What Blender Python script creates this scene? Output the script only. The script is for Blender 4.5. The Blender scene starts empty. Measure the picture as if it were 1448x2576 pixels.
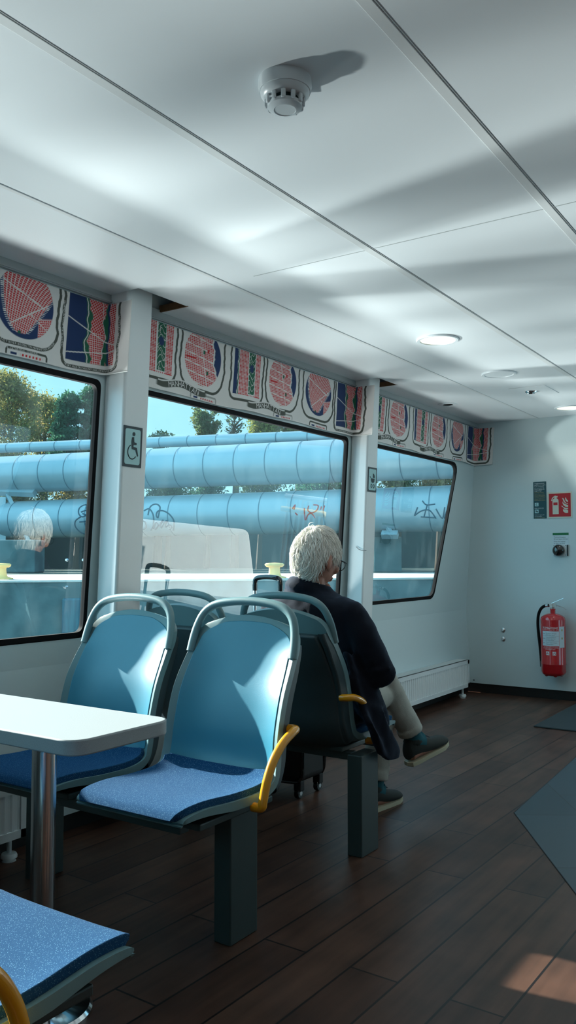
import bpy, bmesh, math, random
import numpy as np
from mathutils import Vector, Matrix, Euler, noise as mnoise
random.seed(7)
PI = math.pi
sc = bpy.context.scene
COL = sc.collection
# ------------------------------------------------------------------ camera model (solved from vanishing points)
FPX, CH, YAW, PIT = 2110.0, 1.12, math.radians(34.05), math.radians(3.04)
def ray(x, y):
    a = float((x-724)/FPX); b = float(-(y-1288)/FPX)
    F = Vector((-math.sin(YAW)*math.cos(PIT), math.cos(YAW)*math.cos(PIT), math.sin(PIT)))
    R = Vector((math.cos(YAW), math.sin(YAW), 0)); U = R.cross(F)
    return F + a*R + b*U
def at_depth(x, y, D): return Vector((0, 0, CH)) + ray(x, y)*D
def on_x(x, y, X):
    d = ray(x, y); return Vector((0, 0, CH)) + d*(X/d.x)
def on_y(x, y, Y):
    d = ray(x, y); return Vector((0, 0, CH)) + d*(Y/d.y)
# ------------------------------------------------------------------ node materials
def mat(name, col, rough=0.5, metal=0.0, spec=0.5, coat=0.0, sheen=0.0, emit=None, estr=0.0, noise=None, bump=0.0, bscale=200.0):
    m = bpy.data.materials.new(name); m.use_nodes = True
    nt = m.node_tree; b = nt.nodes['Principled BSDF']
    b.inputs['Base Color'].default_value = (*col, 1)
    b.inputs['Roughness'].default_value = rough
    b.inputs['Metallic'].default_value = metal
    b.inputs['Specular IOR Level'].default_value = spec
    b.inputs['Coat Weight'].default_value = coat
    b.inputs['Sheen Weight'].default_value = sheen
    if emit: b.inputs['Emission Color'].default_value = (*emit, 1); b.inputs['Emission Strength'].default_value = estr
    if noise:   # (scale, second colour, low, high, detail, stretch)
        sc_, c2, lo, hi, det, st = noise
        tc = nt.nodes.new('ShaderNodeTexCoord'); mp = nt.nodes.new('ShaderNodeMapping'); mp.inputs['Scale'].default_value = st
        nz = nt.nodes.new('ShaderNodeTexNoise'); nz.inputs['Scale'].default_value = sc_; nz.inputs['Detail'].default_value = det
        rp = nt.nodes.new('ShaderNodeValToRGB'); rp.color_ramp.elements[0].position = lo; rp.color_ramp.elements[1].position = hi
        rp.color_ramp.elements[0].color = (*col, 1); rp.color_ramp.elements[1].color = (*c2, 1)
        nt.links.new(tc.outputs['Object'], mp.inputs[0]); nt.links.new(mp.outputs[0], nz.inputs['Vector'])
        nt.links.new(nz.outputs['Fac'], rp.inputs[0]); nt.links.new(rp.outputs[0], b.inputs['Base Color'])
    if bump:
        tc = nt.nodes.new('ShaderNodeTexCoord'); nz = nt.nodes.new('ShaderNodeTexNoise'); nz.inputs['Scale'].default_value = bscale
        nz.inputs['Detail'].default_value = 3
        bp = nt.nodes.new('ShaderNodeBump'); bp.inputs['Strength'].default_value = bump; bp.inputs['Distance'].default_value = 0.003
        nt.links.new(tc.outputs['Object'], nz.inputs['Vector']); nt.links.new(nz.outputs['Fac'], bp.inputs['Height'])
        nt.links.new(bp.outputs[0], b.inputs['Normal'])
    return m
one = (1, 1, 1)
M = {}
M['wall'] = mat('wall_paint', (.62, .73, .75), .45, bump=.05, bscale=60)
M['ceil'] = mat('ceiling_paint', (.74, .79, .82), .38, bump=.03, bscale=25)
M['pillar'] = mat('pillar_paint', (.78, .82, .83), .32, bump=.04, bscale=90)
M['trim'] = mat('white_trim', (.7, .73, .74), .35)
M['groove'] = mat('groove_shadow_gap', (.12, .13, .13), .8)
M['rail'] = mat('grey_rail', (.4, .44, .45), .4)
M['gapline'] = mat('joint_shadow_gap', (.32, .35, .36), .6)
M['ply'] = mat('plywood_edge', (.2, .1, .045), .7, noise=(30, (.12, .055, .02), .3, .7, 4, (1, 8, 1)))
M['black'] = mat('black_rubber', (.004, .004, .005), .75, spec=.2)
M['base'] = mat('black_plinth', (.004, .004, .004), .6)
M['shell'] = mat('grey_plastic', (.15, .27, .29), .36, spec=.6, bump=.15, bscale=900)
M['backcover'] = mat('shaded_grey_plastic', (.035, .06, .068), .42, spec=.45, bump=.15, bscale=900)  # shell plastic darkened for the seat backs, shade put into the colour
M['panel'] = mat('teal_plastic', (.034, .235, .345), .33, spec=.75, bump=.12, bscale=900)
M['yellow'] = mat('yellow_enamel', (.85, .36, .01), .22, coat=.5)
M['steel'] = mat('brushed_steel', (.55, .55, .55), .22, metal=1, noise=(3, (.42, .42, .43), .35, .65, 4, (40, 40, .3)))
M['alu'] = mat('aluminium', (.7, .71, .72), .28, metal=1)
M['chrome'] = mat('chrome', (.8, .82, .83), .1, metal=1)
M['leg'] = mat('grey_green_paint', (.035, .055, .055), .42)
M['table'] = mat('table_laminate', (.32, .355, .37), .5, noise=(600, (.37, .405, .42), .4, .6, 1, one))
M['tableedge'] = mat('table_edge', (.5, .56, .62), .4)
M['rad'] = mat('radiator_enamel', (.84, .88, .88), .3)
M['redcyl'] = mat('red_enamel', (.52, .006, .012), .18, coat=.8)
M['red'] = mat('sign_red', (.5, .012, .02), .5)
M['cream'] = mat('sign_cream', (.66, .68, .58), .5)
M['navygreen'] = mat('sign_dark_teal', (.01, .07, .085), .5)
M['white'] = mat('sign_white', (.72, .78, .8), .5)
M['paper'] = mat('label_white', (.62, .72, .78), .5)
M['gold'] = mat('sign_gold', (.42, .36, .16), .5)
M['green'] = mat('sign_green', (.005, .16, .05), .5)
M['ink'] = mat('ink', (.02, .04, .05), .6)
M['mint'] = mat('sign_mint', (.38, .62, .64), .45)
M['greyframe'] = mat('sign_frame_grey', (.03, .045, .055), .5)
M['blackgloss'] = mat('black_gloss', (.004, .004, .005), .06, coat=1)
M['plastic'] = mat('white_plastic', (.68, .74, .77), .28)
M['slot'] = mat('dark_slot', (.008, .03, .035), .7)
M['led'] = mat('lamp_diffuser', (.9, .9, .8), .5, emit=(1, .94, .70), estr=.62)
M['jacket'] = mat('navy_wool', (.006, .0065, .011), .85, spec=.12, sheen=.18, bump=.35, bscale=500)
M['jacket'].node_tree.nodes['Principled BSDF'].inputs['Sheen Tint'].default_value = (.45, .65, 1, 1)
M['trouser'] = mat('stone_cotton', (.42, .41, .36), .85, bump=.3, bscale=350)
M['sock'] = mat('teal_knit', (.012, .11, .14), .9, bump=.3, bscale=600)
M['suede'] = mat('dark_suede', (.022, .027, .024), .9, bump=.3, bscale=500)
M['sole'] = mat('cream_sole', (.5, .46, .32), .7)
M['skin'] = mat('skin', (.5, .25, .18), .5, spec=.35, noise=(18, (.42, .17, .12), .4, .75, 3, one))
M['hair'] = mat('white_hair', (.86, .83, .77), .45, spec=.4, noise=(25, (.55, .5, .42), .5, .85, 3, (1, 1, .4)))
M['glassdark'] = mat('spectacle_frame', (.03, .04, .05), .2, metal=.6)
M['case'] = mat('black_nylon', (.006, .006, .007), .6, bump=.4, bscale=700)
M['mat'] = mat('ribbed_mat', (.035, .048, .052), .9, bump=.8, bscale=300)
M['pipe'] = mat('blue_grey_cladding', (.27, .38, .43), .32, metal=.15, spec=.6, noise=(1.2, (.22, .33, .38), .35, .7, 5, (1, 1, 1)))
M['seam'] = mat('pipe_seam', (.06, .14, .19), .5)
M['spray'] = mat('spray_paint_dark', (.01, .07, .11), .8)
M['sprayred'] = mat('spray_paint_red', (.4, .05, .06), .8)
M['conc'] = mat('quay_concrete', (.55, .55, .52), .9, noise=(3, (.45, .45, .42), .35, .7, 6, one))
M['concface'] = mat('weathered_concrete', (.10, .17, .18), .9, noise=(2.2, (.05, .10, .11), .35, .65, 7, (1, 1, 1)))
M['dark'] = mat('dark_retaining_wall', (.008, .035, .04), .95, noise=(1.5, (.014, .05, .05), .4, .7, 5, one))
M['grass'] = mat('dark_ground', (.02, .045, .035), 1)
M['bollard'] = mat('bollard_yellow', (.9, .56, .2), .6, noise=(8, (.55, .45, .16), .5, .8, 4, one))
M['timber'] = mat('fender_timber', (.02, .09, .13), .7, noise=(3, (.03, .14, .18), .4, .6, 4, (6, 6, .5)))
M['water'] = mat('harbour_water', (.01, .04, .05), .05, bump=.5, bscale=3)
M['whitemetal'] = mat('white_gate_paint', (.93, .94, .94), .4)
M['bark'] = mat('bark', (.07, .05, .035), .9)
for k, c1, c2 in (('leaf1', (.16, .17, .04), (.3, .22, .06)), ('leaf2', (.025, .09, .05), (.05, .15, .08)), ('leaf3', (.3, .3, .06), (.12, .18, .05)), ('leaf4', (.06, .12, .05), (.14, .16, .05))):
    M[k] = mat('foliage_'+k, c1, .7, noise=(1.5, c2, .35, .65, 4, one))
    _n = M[k].node_tree; _b = _n.nodes['Principled BSDF']; _t = _n.nodes.new('ShaderNodeBsdfTranslucent'); _m = _n.nodes.new('ShaderNodeMixShader'); _m.inputs[0].default_value = .5
    _n.links.new(_b.inputs['Base Color'].links[0].from_socket, _t.inputs[0]); _n.links.new(_b.outputs[0], _m.inputs[1]); _n.links.new(_t.outputs[0], _m.inputs[2]); _n.links.new(_m.outputs[0], _n.nodes['Material Output'].inputs[0])

def fabric_mat():
    m = mat('blue_speckled_fabric', (.02, .10, .30), .95, sheen=.03, spec=.08, bump=.6, bscale=700)
    nt = m.node_tree; b = nt.nodes['Principled BSDF']
    tc = nt.nodes.new('ShaderNodeTexCoord'); v = nt.nodes.new('ShaderNodeTexVoronoi'); v.inputs['Scale'].default_value = 300
    rp = nt.nodes.new('ShaderNodeValToRGB'); rp.color_ramp.elements[0].position = .12; rp.color_ramp.elements[1].position = .3
    rp.color_ramp.elements[0].color = (.13, .30, .44, 1); rp.color_ramp.elements[1].color = (.012, .07, .17, 1)
    nt.links.new(tc.outputs['Object'], v.inputs['Vector']); nt.links.new(v.outputs['Distance'], rp.inputs[0]); nt.links.new(rp.outputs[0], b.inputs['Base Color'])
    return m
M['fabric'] = fabric_mat()

def floor_mat():
    m = mat('plank_vinyl', (.1, .05, .035), .40, spec=.3)
    nt = m.node_tree; b = nt.nodes['Principled BSDF']; L = nt.links.new
    tc = nt.nodes.new('ShaderNodeTexCoord'); mp = nt.nodes.new('ShaderNodeMapping'); mp.inputs['Rotation'].default_value = (0, 0, PI/2+math.radians(1.2))
    mp.inputs['Location'].default_value = (.35, .052, 0)
    br = nt.nodes.new('ShaderNodeTexBrick'); br.offset = .37; br.inputs['Scale'].default_value = 1
    br.inputs['Brick Width'].default_value = 1.22; br.inputs['Row Height'].default_value = .146; br.inputs['Mortar Size'].default_value = .0036
    br.inputs['Mortar Smooth'].default_value = .2
    br.inputs['Color1'].default_value = (.058, .026, .017, 1); br.inputs['Color2'].default_value = (.100, .049, .032, 1); br.inputs['Mortar'].default_value = (.006, .004, .004, 1)
    L(tc.outputs['Object'], mp.inputs[0]); L(mp.outputs[0], br.inputs['Vector'])
    mp2 = nt.nodes.new('ShaderNodeMapping'); mp2.inputs['Scale'].default_value = (30, 2.2, 1)
    nz = nt.nodes.new('ShaderNodeTexNoise'); nz.inputs['Scale'].default_value = 1; nz.inputs['Detail'].default_value = 6
    L(tc.outputs['Object'], mp2.inputs[0]); L(mp2.outputs[0], nz.inputs['Vector'])
    nz2 = nt.nodes.new('ShaderNodeTexNoise'); nz2.inputs['Scale'].default_value = 5; nz2.inputs['Detail'].default_value = 3
    L(tc.outputs['Object'], nz2.inputs['Vector'])
    add = nt.nodes.new('ShaderNodeMath'); add.operation = 'ADD'; L(nz.outputs['Fac'], add.inputs[0]); L(nz2.outputs['Fac'], add.inputs[1])
    rp = nt.nodes.new('ShaderNodeMapRange'); rp.inputs['From Min'].default_value = .6; rp.inputs['From Max'].default_value = 1.4
    rp.inputs['To Min'].default_value = .45; rp.inputs['To Max'].default_value = 1.5; L(add.outputs[0], rp.inputs['Value'])
    mx = nt.nodes.new('ShaderNodeVectorMath'); mx.operation = 'SCALE'; L(br.outputs['Color'], mx.inputs[0]); L(rp.outputs[0], mx.inputs['Scale'])
    L(mx.outputs[0], b.inputs['Base Color'])
    bp = nt.nodes.new('ShaderNodeBump'); bp.inputs['Strength'].default_value = .25; bp.inputs['Distance'].default_value = .002
    L(nz.outputs['Fac'], bp.inputs['Height']); L(bp.outputs[0], b.inputs['Normal'])
    return m
M['floor'] = floor_mat()
def tile_mat():
    m = mat('blue_grey_inlay', (.05, .09, .115), .4)
    nt = m.node_tree; b = nt.nodes['Principled BSDF']; L = nt.links.new
    tc = nt.nodes.new('ShaderNodeTexCoord'); mp = nt.nodes.new('ShaderNodeMapping'); mp.inputs['Rotation'].default_value = (0, 0, math.radians(57))
    br = nt.nodes.new('ShaderNodeTexBrick'); br.offset = .5; br.inputs['Scale'].default_value = 1
    br.inputs['Brick Width'].default_value = .62; br.inputs['Row Height'].default_value = .3; br.inputs['Mortar Size'].default_value = .003
    br.inputs['Color1'].default_value = (.026, .052, .068, 1); br.inputs['Color2'].default_value = (.036, .066, .084, 1); br.inputs['Mortar'].default_value = (.015, .025, .03, 1)
    L(tc.outputs['Object'], mp.inputs[0]); L(mp.outputs[0], br.inputs['Vector']); L(br.outputs['Color'], b.inputs['Base Color'])
    return m
M['tile'] = tile_mat()
def glass_mat():
    m = bpy.data.materials.new('window_glass'); m.use_nodes = True; nt = m.node_tree; nt.nodes.clear(); L = nt.links.new
    o = nt.nodes.new('ShaderNodeOutputMaterial'); t = nt.nodes.new('ShaderNodeBsdfTransparent'); t.inputs[0].default_value = (.86, .97, .98, 1)
    g = nt.nodes.new('ShaderNodeBsdfGlossy'); g.inputs['Roughness'].default_value = .004; g.inputs['Color'].default_value = (.95, .98, 1, 1)
    f = nt.nodes.new('ShaderNodeFresnel'); f.inputs['IOR'].default_value = 1.5
    mu = nt.nodes.new('ShaderNodeMath'); mu.operation = 'MULTIPLY'; mu.inputs[1].default_value = 2.0; mu.use_clamp = True
    mx = nt.nodes.new('ShaderNodeMixShader'); L(f.outputs[0], mu.inputs[0]); L(mu.outputs[0], mx.inputs[0]); L(t.outputs[0], mx.inputs[1]); L(g.outputs[0], mx.inputs[2])
    # dried salt and dirt on the pane
    d = nt.nodes.new('ShaderNodeBsdfTranslucent'); d.inputs[0].default_value = (.55, .85, .92, 1)
    tc = nt.nodes.new('ShaderNodeTexCoord'); mp = nt.nodes.new('ShaderNodeMapping'); mp.inputs['Scale'].default_value = (1, 2.5, 1.5)
    nz = nt.nodes.new('ShaderNodeTexNoise'); nz.inputs['Scale'].default_value = 3; nz.inputs['Detail'].default_value = 6
    mr = nt.nodes.new('ShaderNodeMapRange'); mr.inputs['From Min'].default_value = .5; mr.inputs['From Max'].default_value = .85; mr.inputs['To Min'].default_value = .002; mr.inputs['To Max'].default_value = .013
    L(tc.outputs['Object'], mp.inputs[0]); L(mp.outputs[0], nz.inputs['Vector']); L(nz.outputs['Fac'], mr.inputs['Value'])
    mx2 = nt.nodes.new('ShaderNodeMixShader'); L(mr.outputs[0], mx2.inputs[0]); L(mx.outputs[0], mx2.inputs[1]); L(d.outputs[0], mx2.inputs[2])
    L(mx2.outputs[0], o.inputs[0]); return m
M['glass'] = glass_mat()
def vcol_mat():
    m = mat('printed_cloth', (.6, .6, .6), .85, sheen=.1); nt = m.node_tree
    a = nt.nodes.new('ShaderNodeVertexColor'); a.layer_name = 'print'; nt.links.new(a.outputs[0], nt.nodes['Principled BSDF'].inputs['Base Color']); return m
M['cloth'] = vcol_mat()
M['clothletter'] = mat('print_lettering', (.78, .78, .76), .85)
# ------------------------------------------------------------------ mesh helpers
def mesh_obj(name, verts, faces, m, parent=None, smooth=False, mi=None):
    me = bpy.data.meshes.new(name); me.from_pydata([tuple(v) for v in verts], [], faces); 
    ms = m if isinstance(m, (list, tuple)) else [m]
    for k in ms: me.materials.append(M[k] if isinstance(k, str) else k)
    if mi: me.polygons.foreach_set('material_index', mi)
    if smooth: me.polygons.foreach_set('use_smooth', [True]*len(faces))
    me.update(); o = bpy.data.objects.new(name, me); COL.objects.link(o)
    if parent: o.parent = parent
    return o
class MB:
    def __init__(s): s.v = []; s.f = []; s.mi = []; s.cur = 0
    def add(s, v, f):
        n = len(s.v); s.v += [Vector(p) for p in v]; s.f += [tuple(i+n for i in q) for q in f]; s.mi += [s.cur]*len(f); return s
    def box(s, a, b, rot=None, ctr=None):
        x0, y0, z0 = a; x1, y1, z1 = b
        v = [Vector(p) for p in ((x0,y0,z0),(x1,y0,z0),(x1,y1,z0),(x0,y1,z0),(x0,y0,z1),(x1,y0,z1),(x1,y1,z1),(x0,y1,z1))]
        if rot is not None:
            c = Vector(ctr) if ctr is not None else sum(v, Vector())/8
            v = [rot @ (p-c) + c for p in v]
        return s.add(v, [(0,3,2,1),(4,5,6,7),(0,1,5,4),(1,2,6,5),(2,3,7,6),(3,0,4,7)])
    def tube(s, pts, r, n=10, cap=True, closed=False, sx=1.0):
        pts = [Vector(p) for p in pts]; k = len(pts); rs = r if isinstance(r, (list, tuple)) else [r]*k
        tan = []
        for i in range(k):
            a = pts[(i-1) % k] if closed else pts[max(i-1, 0)]; b = pts[(i+1) % k] if closed else pts[min(i+1, k-1)]
            tan.append((b-a).normalized())
        up = Vector((0, 0, 1)) if abs(tan[0].z) < .95 else Vector((1, 0, 0))
        nrm = (up - tan[0]*up.dot(tan[0])).normalized(); V = []
        for i in range(k):
            nrm = (nrm - tan[i]*nrm.dot(tan[i])).normalized(); bn = tan[i].cross(nrm)
            for j in range(n):
                a = 2*PI*j/n; V.append(pts[i] + (nrm*math.cos(a)*sx + bn*math.sin(a))*rs[i])
        F = []
        for i in range(k if closed else k-1):
            for j in range(n):
                F.append((i*n+j, i*n+(j+1) % n, ((i+1) % k)*n+(j+1) % n, ((i+1) % k)*n+j))
        if cap and not closed: F += [tuple(range(n))[::-1], tuple((k-1)*n+j for j in range(n))]
        return s.add(V, F)
    def lathe(s, prof, c=(0,0,0), n=32, axis='z', sc_=(1,1), mtx=None):
        V = []; F = []
        for r, h in prof:
            for j in range(n):
                a = 2*PI*j/n; p = Vector((r*math.cos(a)*sc_[0], r*math.sin(a)*sc_[1], h))
                if axis == 'y': p = Vector((p.x, p.z, p.y))
                if mtx is not None: p = mtx @ p
                V.append(p + Vector(c))
        for i in range(len(prof)-1):
            for j in range(n): F.append((i*n+j, i*n+(j+1) % n, (i+1)*n+(j+1) % n, (i+1)*n+j))
        if prof[0][0] > 1e-6: F.append(tuple(range(n))[::-1])
        if prof[-1][0] > 1e-6: F.append(tuple((len(prof)-1)*n+j for j in range(n)))
        return s.add(V, F)
    def prism(s, poly, fn, d):
        """poly 2-D outline; fn maps (a,b,h) to a point; h runs 0..d"""
        n = len(poly)
        return s.add([fn(a, b, 0) for a, b in poly]+[fn(a, b, d) for a, b in poly], [tuple(range(n))[::-1], tuple(range(n, 2*n))]+[(i, (i+1) % n, n+(i+1) % n, n+i) for i in range(n)])
    def ell(s, c, r, mtx=None, n=20, m=14):
        V = []; F = []
        for i in range(m+1):
            t = PI*i/m
            for j in range(n):
                a = 2*PI*j/n; p = Vector((r[0]*math.sin(t)*math.cos(a), r[1]*math.sin(t)*math.sin(a), r[2]*math.cos(t)))
                if mtx is not None: p = mtx @ p
                V.append(p+Vector(c))
        for i in range(m):
            for j in range(n): F.append((i*n+j, (i+1)*n+j, (i+1)*n+(j+1) % n, i*n+(j+1) % n))
        return s.add(V, F)
    def build(s, name, m, parent=None, smooth=False, bevel=0, seg=2, ang=40):
        o = mesh_obj(name, s.v, s.f, m, parent, smooth, s.mi if isinstance(m, (list, tuple)) else None)
        bm = bmesh.new(); bm.from_mesh(o.data); bmesh.ops.remove_doubles(bm, verts=bm.verts, dist=1e-6); bmesh.ops.recalc_face_normals(bm, faces=bm.faces); bm.to_mesh(o.data); bm.free()
        if smooth:
            try: o.data.set_sharp_from_angle(angle=math.radians(ang))
            except Exception: pass
        if bevel:
            b = o.modifiers.new('bevel', 'BEVEL'); b.width = bevel; b.segments = seg; b.limit_method = 'ANGLE'; b.angle_limit = math.radians(ang)
        return o
def each(items, name, m, parent=None, smooth=True, **k):
    """one mesh per repeated part"""
    for fn in items:
        mb = MB(); fn(mb); mb.build(name, m, parent, smooth, **k)
def recentre(t, loc):
    loc = Vector(loc); d = loc-t.location; t.location = loc
    for c in [q for q in bpy.data.objects if q.parent == t]: c.location = c.location-d
def tag(o, label=None, cat=None, group=None, kind=None):
    if label: o['label'] = label
    if cat: o['category'] = cat
    if group: o['group'] = group
    if kind: o['kind'] = kind
    return o
def empty(name, loc=(0,0,0), rz=0, **k):
    o = bpy.data.objects.new(name, None); COL.objects.link(o); o.location = loc; o.rotation_euler = (0, 0, rz); o.empty_display_size = .1
    return tag(o, **k)
def copy_tree(o, parent=None):
    c = o.copy(); COL.objects.link(c); c.parent = parent
    for ch in [q for q in bpy.data.objects if q.parent == o]: copy_tree(ch, c)
    return c
def cr(pts, n):
    """Catmull-Rom resampling of tuples"""
    out = []; P = [np.array(p, float) for p in pts]; k = len(P)
    for i in range(k-1):
        p0, p1, p2, p3 = P[max(i-1, 0)], P[i], P[i+1], P[min(i+2, k-1)]
        for j in range(n):
            t = j/n; out.append(.5*((2*p1)+(-p0+p2)*t+(2*p0-5*p1+4*p2-p3)*t*t+(-p0+3*p1-3*p2+p3)*t**3))
    out.append(P[-1]); return out
def rrect(x0, y0, x1, y1, r, n=6):
    o = []
    for cx, cy, a0 in ((x1-r, y1-r, 0), (x0+r, y1-r, PI/2), (x0+r, y0+r, PI), (x1-r, y0+r, 1.5*PI)):
        for i in range(n+1):
            a = a0+PI/2*i/n; o.append((cx+r*math.cos(a), cy+r*math.sin(a)))
    return o
def round_poly(P, r, n=6):
    o = []
    k = len(P); rs = r if isinstance(r, (list, tuple)) else [r]*k
    for i in range(k):
        p = Vector(P[i]); a = (Vector(P[i-1])-p).normalized(); b = (Vector(P[(i+1) % k])-p).normalized()
        h = a.angle(b)/2; d = rs[i]/math.tan(h); s = p+a*d; e = p+b*d
        for j in range(n+1):
            t = j/n; q = s*(1-t)**2+p*2*t*(1-t)+e*t*t; o.append((q.x, q.y))
    return o
_gl = {}
def glyphs(txt, size, align='LEFT', space=1.0):
    c = bpy.data.curves.new('t', 'FONT'); c.body = txt; c.size = size; c.align_x = align; c.resolution_u = 2; c.space_character = space
    o = bpy.data.objects.new('t', c); COL.objects.link(o); dg = bpy.context.evaluated_depsgraph_get(); me = o.evaluated_get(dg).to_mesh()
    v = [Vector(p.co) for p in me.vertices]; f = [tuple(p.vertices) for p in me.polygons]
    o.evaluated_get(dg).to_mesh_clear(); bpy.data.objects.remove(o); bpy.data.curves.remove(c); return v, f
def text_flat(mb, txt, size, fn, align='LEFT', space=1.0, width=None):
    v, f = glyphs(txt, size, align, space)
    if not v: return
    if width:
        w = max(p.x for p in v)-min(p.x for p in v); k = width/w
        for p in v: p.x *= k
    mb.add([fn(p.x, p.y) for p in v], f)
def text_path(mb, txt, size, path, fn, start=0.0, adv=.62, bold=1.0):
    P = [Vector((a, b)) for a, b in path]; L = [0]
    for i in range(1, len(P)): L.append(L[-1]+(P[i]-P[i-1]).length)
    s = start
    for ch in txt:
        if s > L[-1]: break
        i = max(k for k in range(len(L)) if L[k] <= s); i = min(i, len(P)-2); t = (s-L[i])/(L[i+1]-L[i]+1e-9)
        p = P[i].lerp(P[i+1], t); d = (P[i+1]-P[i]).normalized(); n = Vector((-d.y, d.x))
        if ch != ' ':
            if (ch, size) not in _gl: _gl[(ch, size)] = glyphs(ch, size)
            v, f = _gl[(ch, size)]
            mb.add([fn(*(p+d*q.x*bold+n*(q.y-size*.33))) for q in v], f)
        s += size*(adv if ch not in 'I· ' else adv*.6)
SKY, SUNM, SUNS, GLI, CEILW, BOUNCE, EXPO = 1.0, -.02, 14.5, 1700, 0, 0, .5; SKYB = (.62, 1.38, 1.75, 1); GLI2 = 180
# ------------------------------------------------------------------ cabin shell
YE, YB, XR, ZC = 6.675, -2.6, 2.6, 2.233
def wx(z):
    """inner face of the window wall: vertical below, leaning in above"""
    return -2.69 if z <= .3 else (-2.69-.025*(z-.3)/.38 if z <= .68 else -2.715+(z-.68)*.0703)
o = MB().box((-2.75, YB, -.05), (XR, YE+.07, 0)).build('floor', 'floor'); tag(o, 'dark brown wood plank floor of the ferry cabin', kind='structure')
WIN = [[(-1.55, .785), (.35, .785), (.35, 1.862), (-1.55, 1.862)], [(.62, .785), (2.474, .785), (2.474, 1.862), (.62, 1.862)],
       [(2.70, .785), (4.57, .785), (4.57, 1.867), (2.70, 1.867)], [(4.80, .80), (6.00, .80), (6.335, 1.868), (4.80, 1.868)]]
WR = [[.035]*4, [.035]*4, [.035]*4, [.035, .09, .08, .035]]
def wall_with_holes(name, outline, holes, fn, thick, m, label):
    bm = bmesh.new()
    def loop(P):
        vs = [bm.verts.new((a, b, 0)) for a, b in P]
        for i in range(len(vs)): bm.edges.new((vs[i], vs[(i+1) % len(vs)]))
    loop(outline)
    for h in holes: loop(h)
    bmesh.ops.triangle_fill(bm, use_beauty=True, edges=bm.edges[:])
    r = bmesh.ops.extrude_face_region(bm, geom=bm.faces[:])
    for v in r['geom']:
        if isinstance(v, bmesh.types.BMVert): v.co.z = 1
    for v in bm.verts: v.co = fn(v.co.x, v.co.y, v.co.z*thick)
    bmesh.ops.recalc_face_normals(bm, faces=bm.faces)
    me = bpy.data.meshes.new(name); bm.to_mesh(me); bm.free(); me.materials.append(M[m]); o = bpy.data.objects.new(name, me); COL.objects.link(o)
    return tag(o, label, kind='structure')
holes = [round_poly(w, r) for w, r in zip(WIN, WR)]
fl = lambda y, z, h: Vector((wx(z)-h, y, z))
wall_with_holes('wall_left', [(YB, .68), (YE, .68), (YE, 2.32), (YB, 2.32)], holes, fl, .016, 'wall', 'pale window wall leaning inwards above the sill')
MB().prism([(-2.69, .07), (-2.69, .3), (-2.715, .68), (-2.76, .68), (-2.74, .07)], lambda a, b, h: Vector((a, YB+h, b)), YE-YB).build('trim_1', 'wall')
tag(bpy.data.objects['trim_1'], 'pale wall panel below the windows', kind='structure')
tag(MB().box((-2.74, YB, 0), (-2.705, YE, .10)).build('baseboard_left', 'base'), 'black plinth under the window wall', kind='structure')
# window units: gasket + pane
for i, (w, rr) in enumerate(zip(WIN, WR)):
    c = Vector((sum(p[0] for p in w)/4, sum(p[1] for p in w)/4))
    root = empty('window_%d' % (i+1), (wx(c.y), c.x, .78), kind='structure', label=['large window behind the camera', 'large cabin window over the table', 'large cabin window behind the seated man', 'front cabin window with raked edge'][i])
    L0 = root.location
    H = holes[i]; n = len(H)
    inn = round_poly([(p[0]+(.019 if p[0] < c.x else -.019), p[1]+(.019 if p[1] < c.y else -.019)) for p in w], rr)
    out = round_poly([(p[0]+(-.006 if p[0] < c.x else .006), p[1]+(-.006 if p[1] < c.y else .006)) for p in w], rr)
    mb = MB(); V = []
    for h_, P in ((0.0, out), (-.006, H), (-.006, inn), (.017, inn)):
        V += [fl(a, b, h_)-L0 for a, b in P]
    F = [(k*n+j, k*n+(j+1) % n, (k+1)*n+(j+1) % n, (k+1)*n+j) for k in range(3) for j in range(n)]
    mb.add(V, F); mb.build('gasket', 'black', root, True)
    P = [(a*.999+c.x*.001, b*.999+c.y*.001) for a, b in H]
    mesh_obj('pane', [fl(a, b, .010)-L0 for a, b in P], [tuple(range(n))], 'glass', root)
# right (starboard) wall, behind the camera to the right, with its own windows
holesR = [round_poly(w, r) for w, r in zip(WIN[3:], WR[3:])]
wall_with_holes('wall_right', [(YB, 0), (YE, 0), (YE, 2.3), (YB, 2.3)], holesR, lambda y, z, h: Vector((XR+h, y, z)), .05, 'wall', 'opposite window wall, right of the camera')
tag(MB().box((-2.8, YB-.06, 0), (XR+.05, YB, 2.3)).build('wall_back', 'wall'), 'rear cabin wall behind the camera', kind='structure')
DX0, DX1 = -1.42, 1.3
wall_with_holes('wall_front', [(-2.78, .075), (XR+.05, .075), (XR+.05, 2.3), (-2.60, 2.3)], [[(DX0, .09), (DX1, .09), (DX1, 2.0), (DX0, 2.0)]],
    lambda x, z, h: Vector((x, YE+h, z)), .06, 'wall', 'pale grey-green end wall with the extinguisher')
tag(MB().box((-2.72, YE+.015, 0), (DX0, YE+.06, .10)).build('baseboard_front', 'base'), 'black plinth under the end wall', kind='structure')
d = empty('door_1', (DX0, YE+.03, .0), kind='structure', label='glazed sliding door to the foredeck')
mb = MB()
for x in (0, DX1-DX0-.05): mb.box((x, -.02, .09), (x+.05, .02, 2.0))
mb.box((0, -.02, .09), (DX1-DX0, .02, .2)).box((0, -.02, 1.95), (DX1-DX0, .02, 2.0)); mb.build('frame', 'trim', d, bevel=.003)
mesh_obj('pane', [(0, 0, .1), (DX1-DX0, 0, .1), (DX1-DX0, 0, 1.99), (0, 0, 1.99)], [(0, 1, 2, 3)], 'glass', d)
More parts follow.
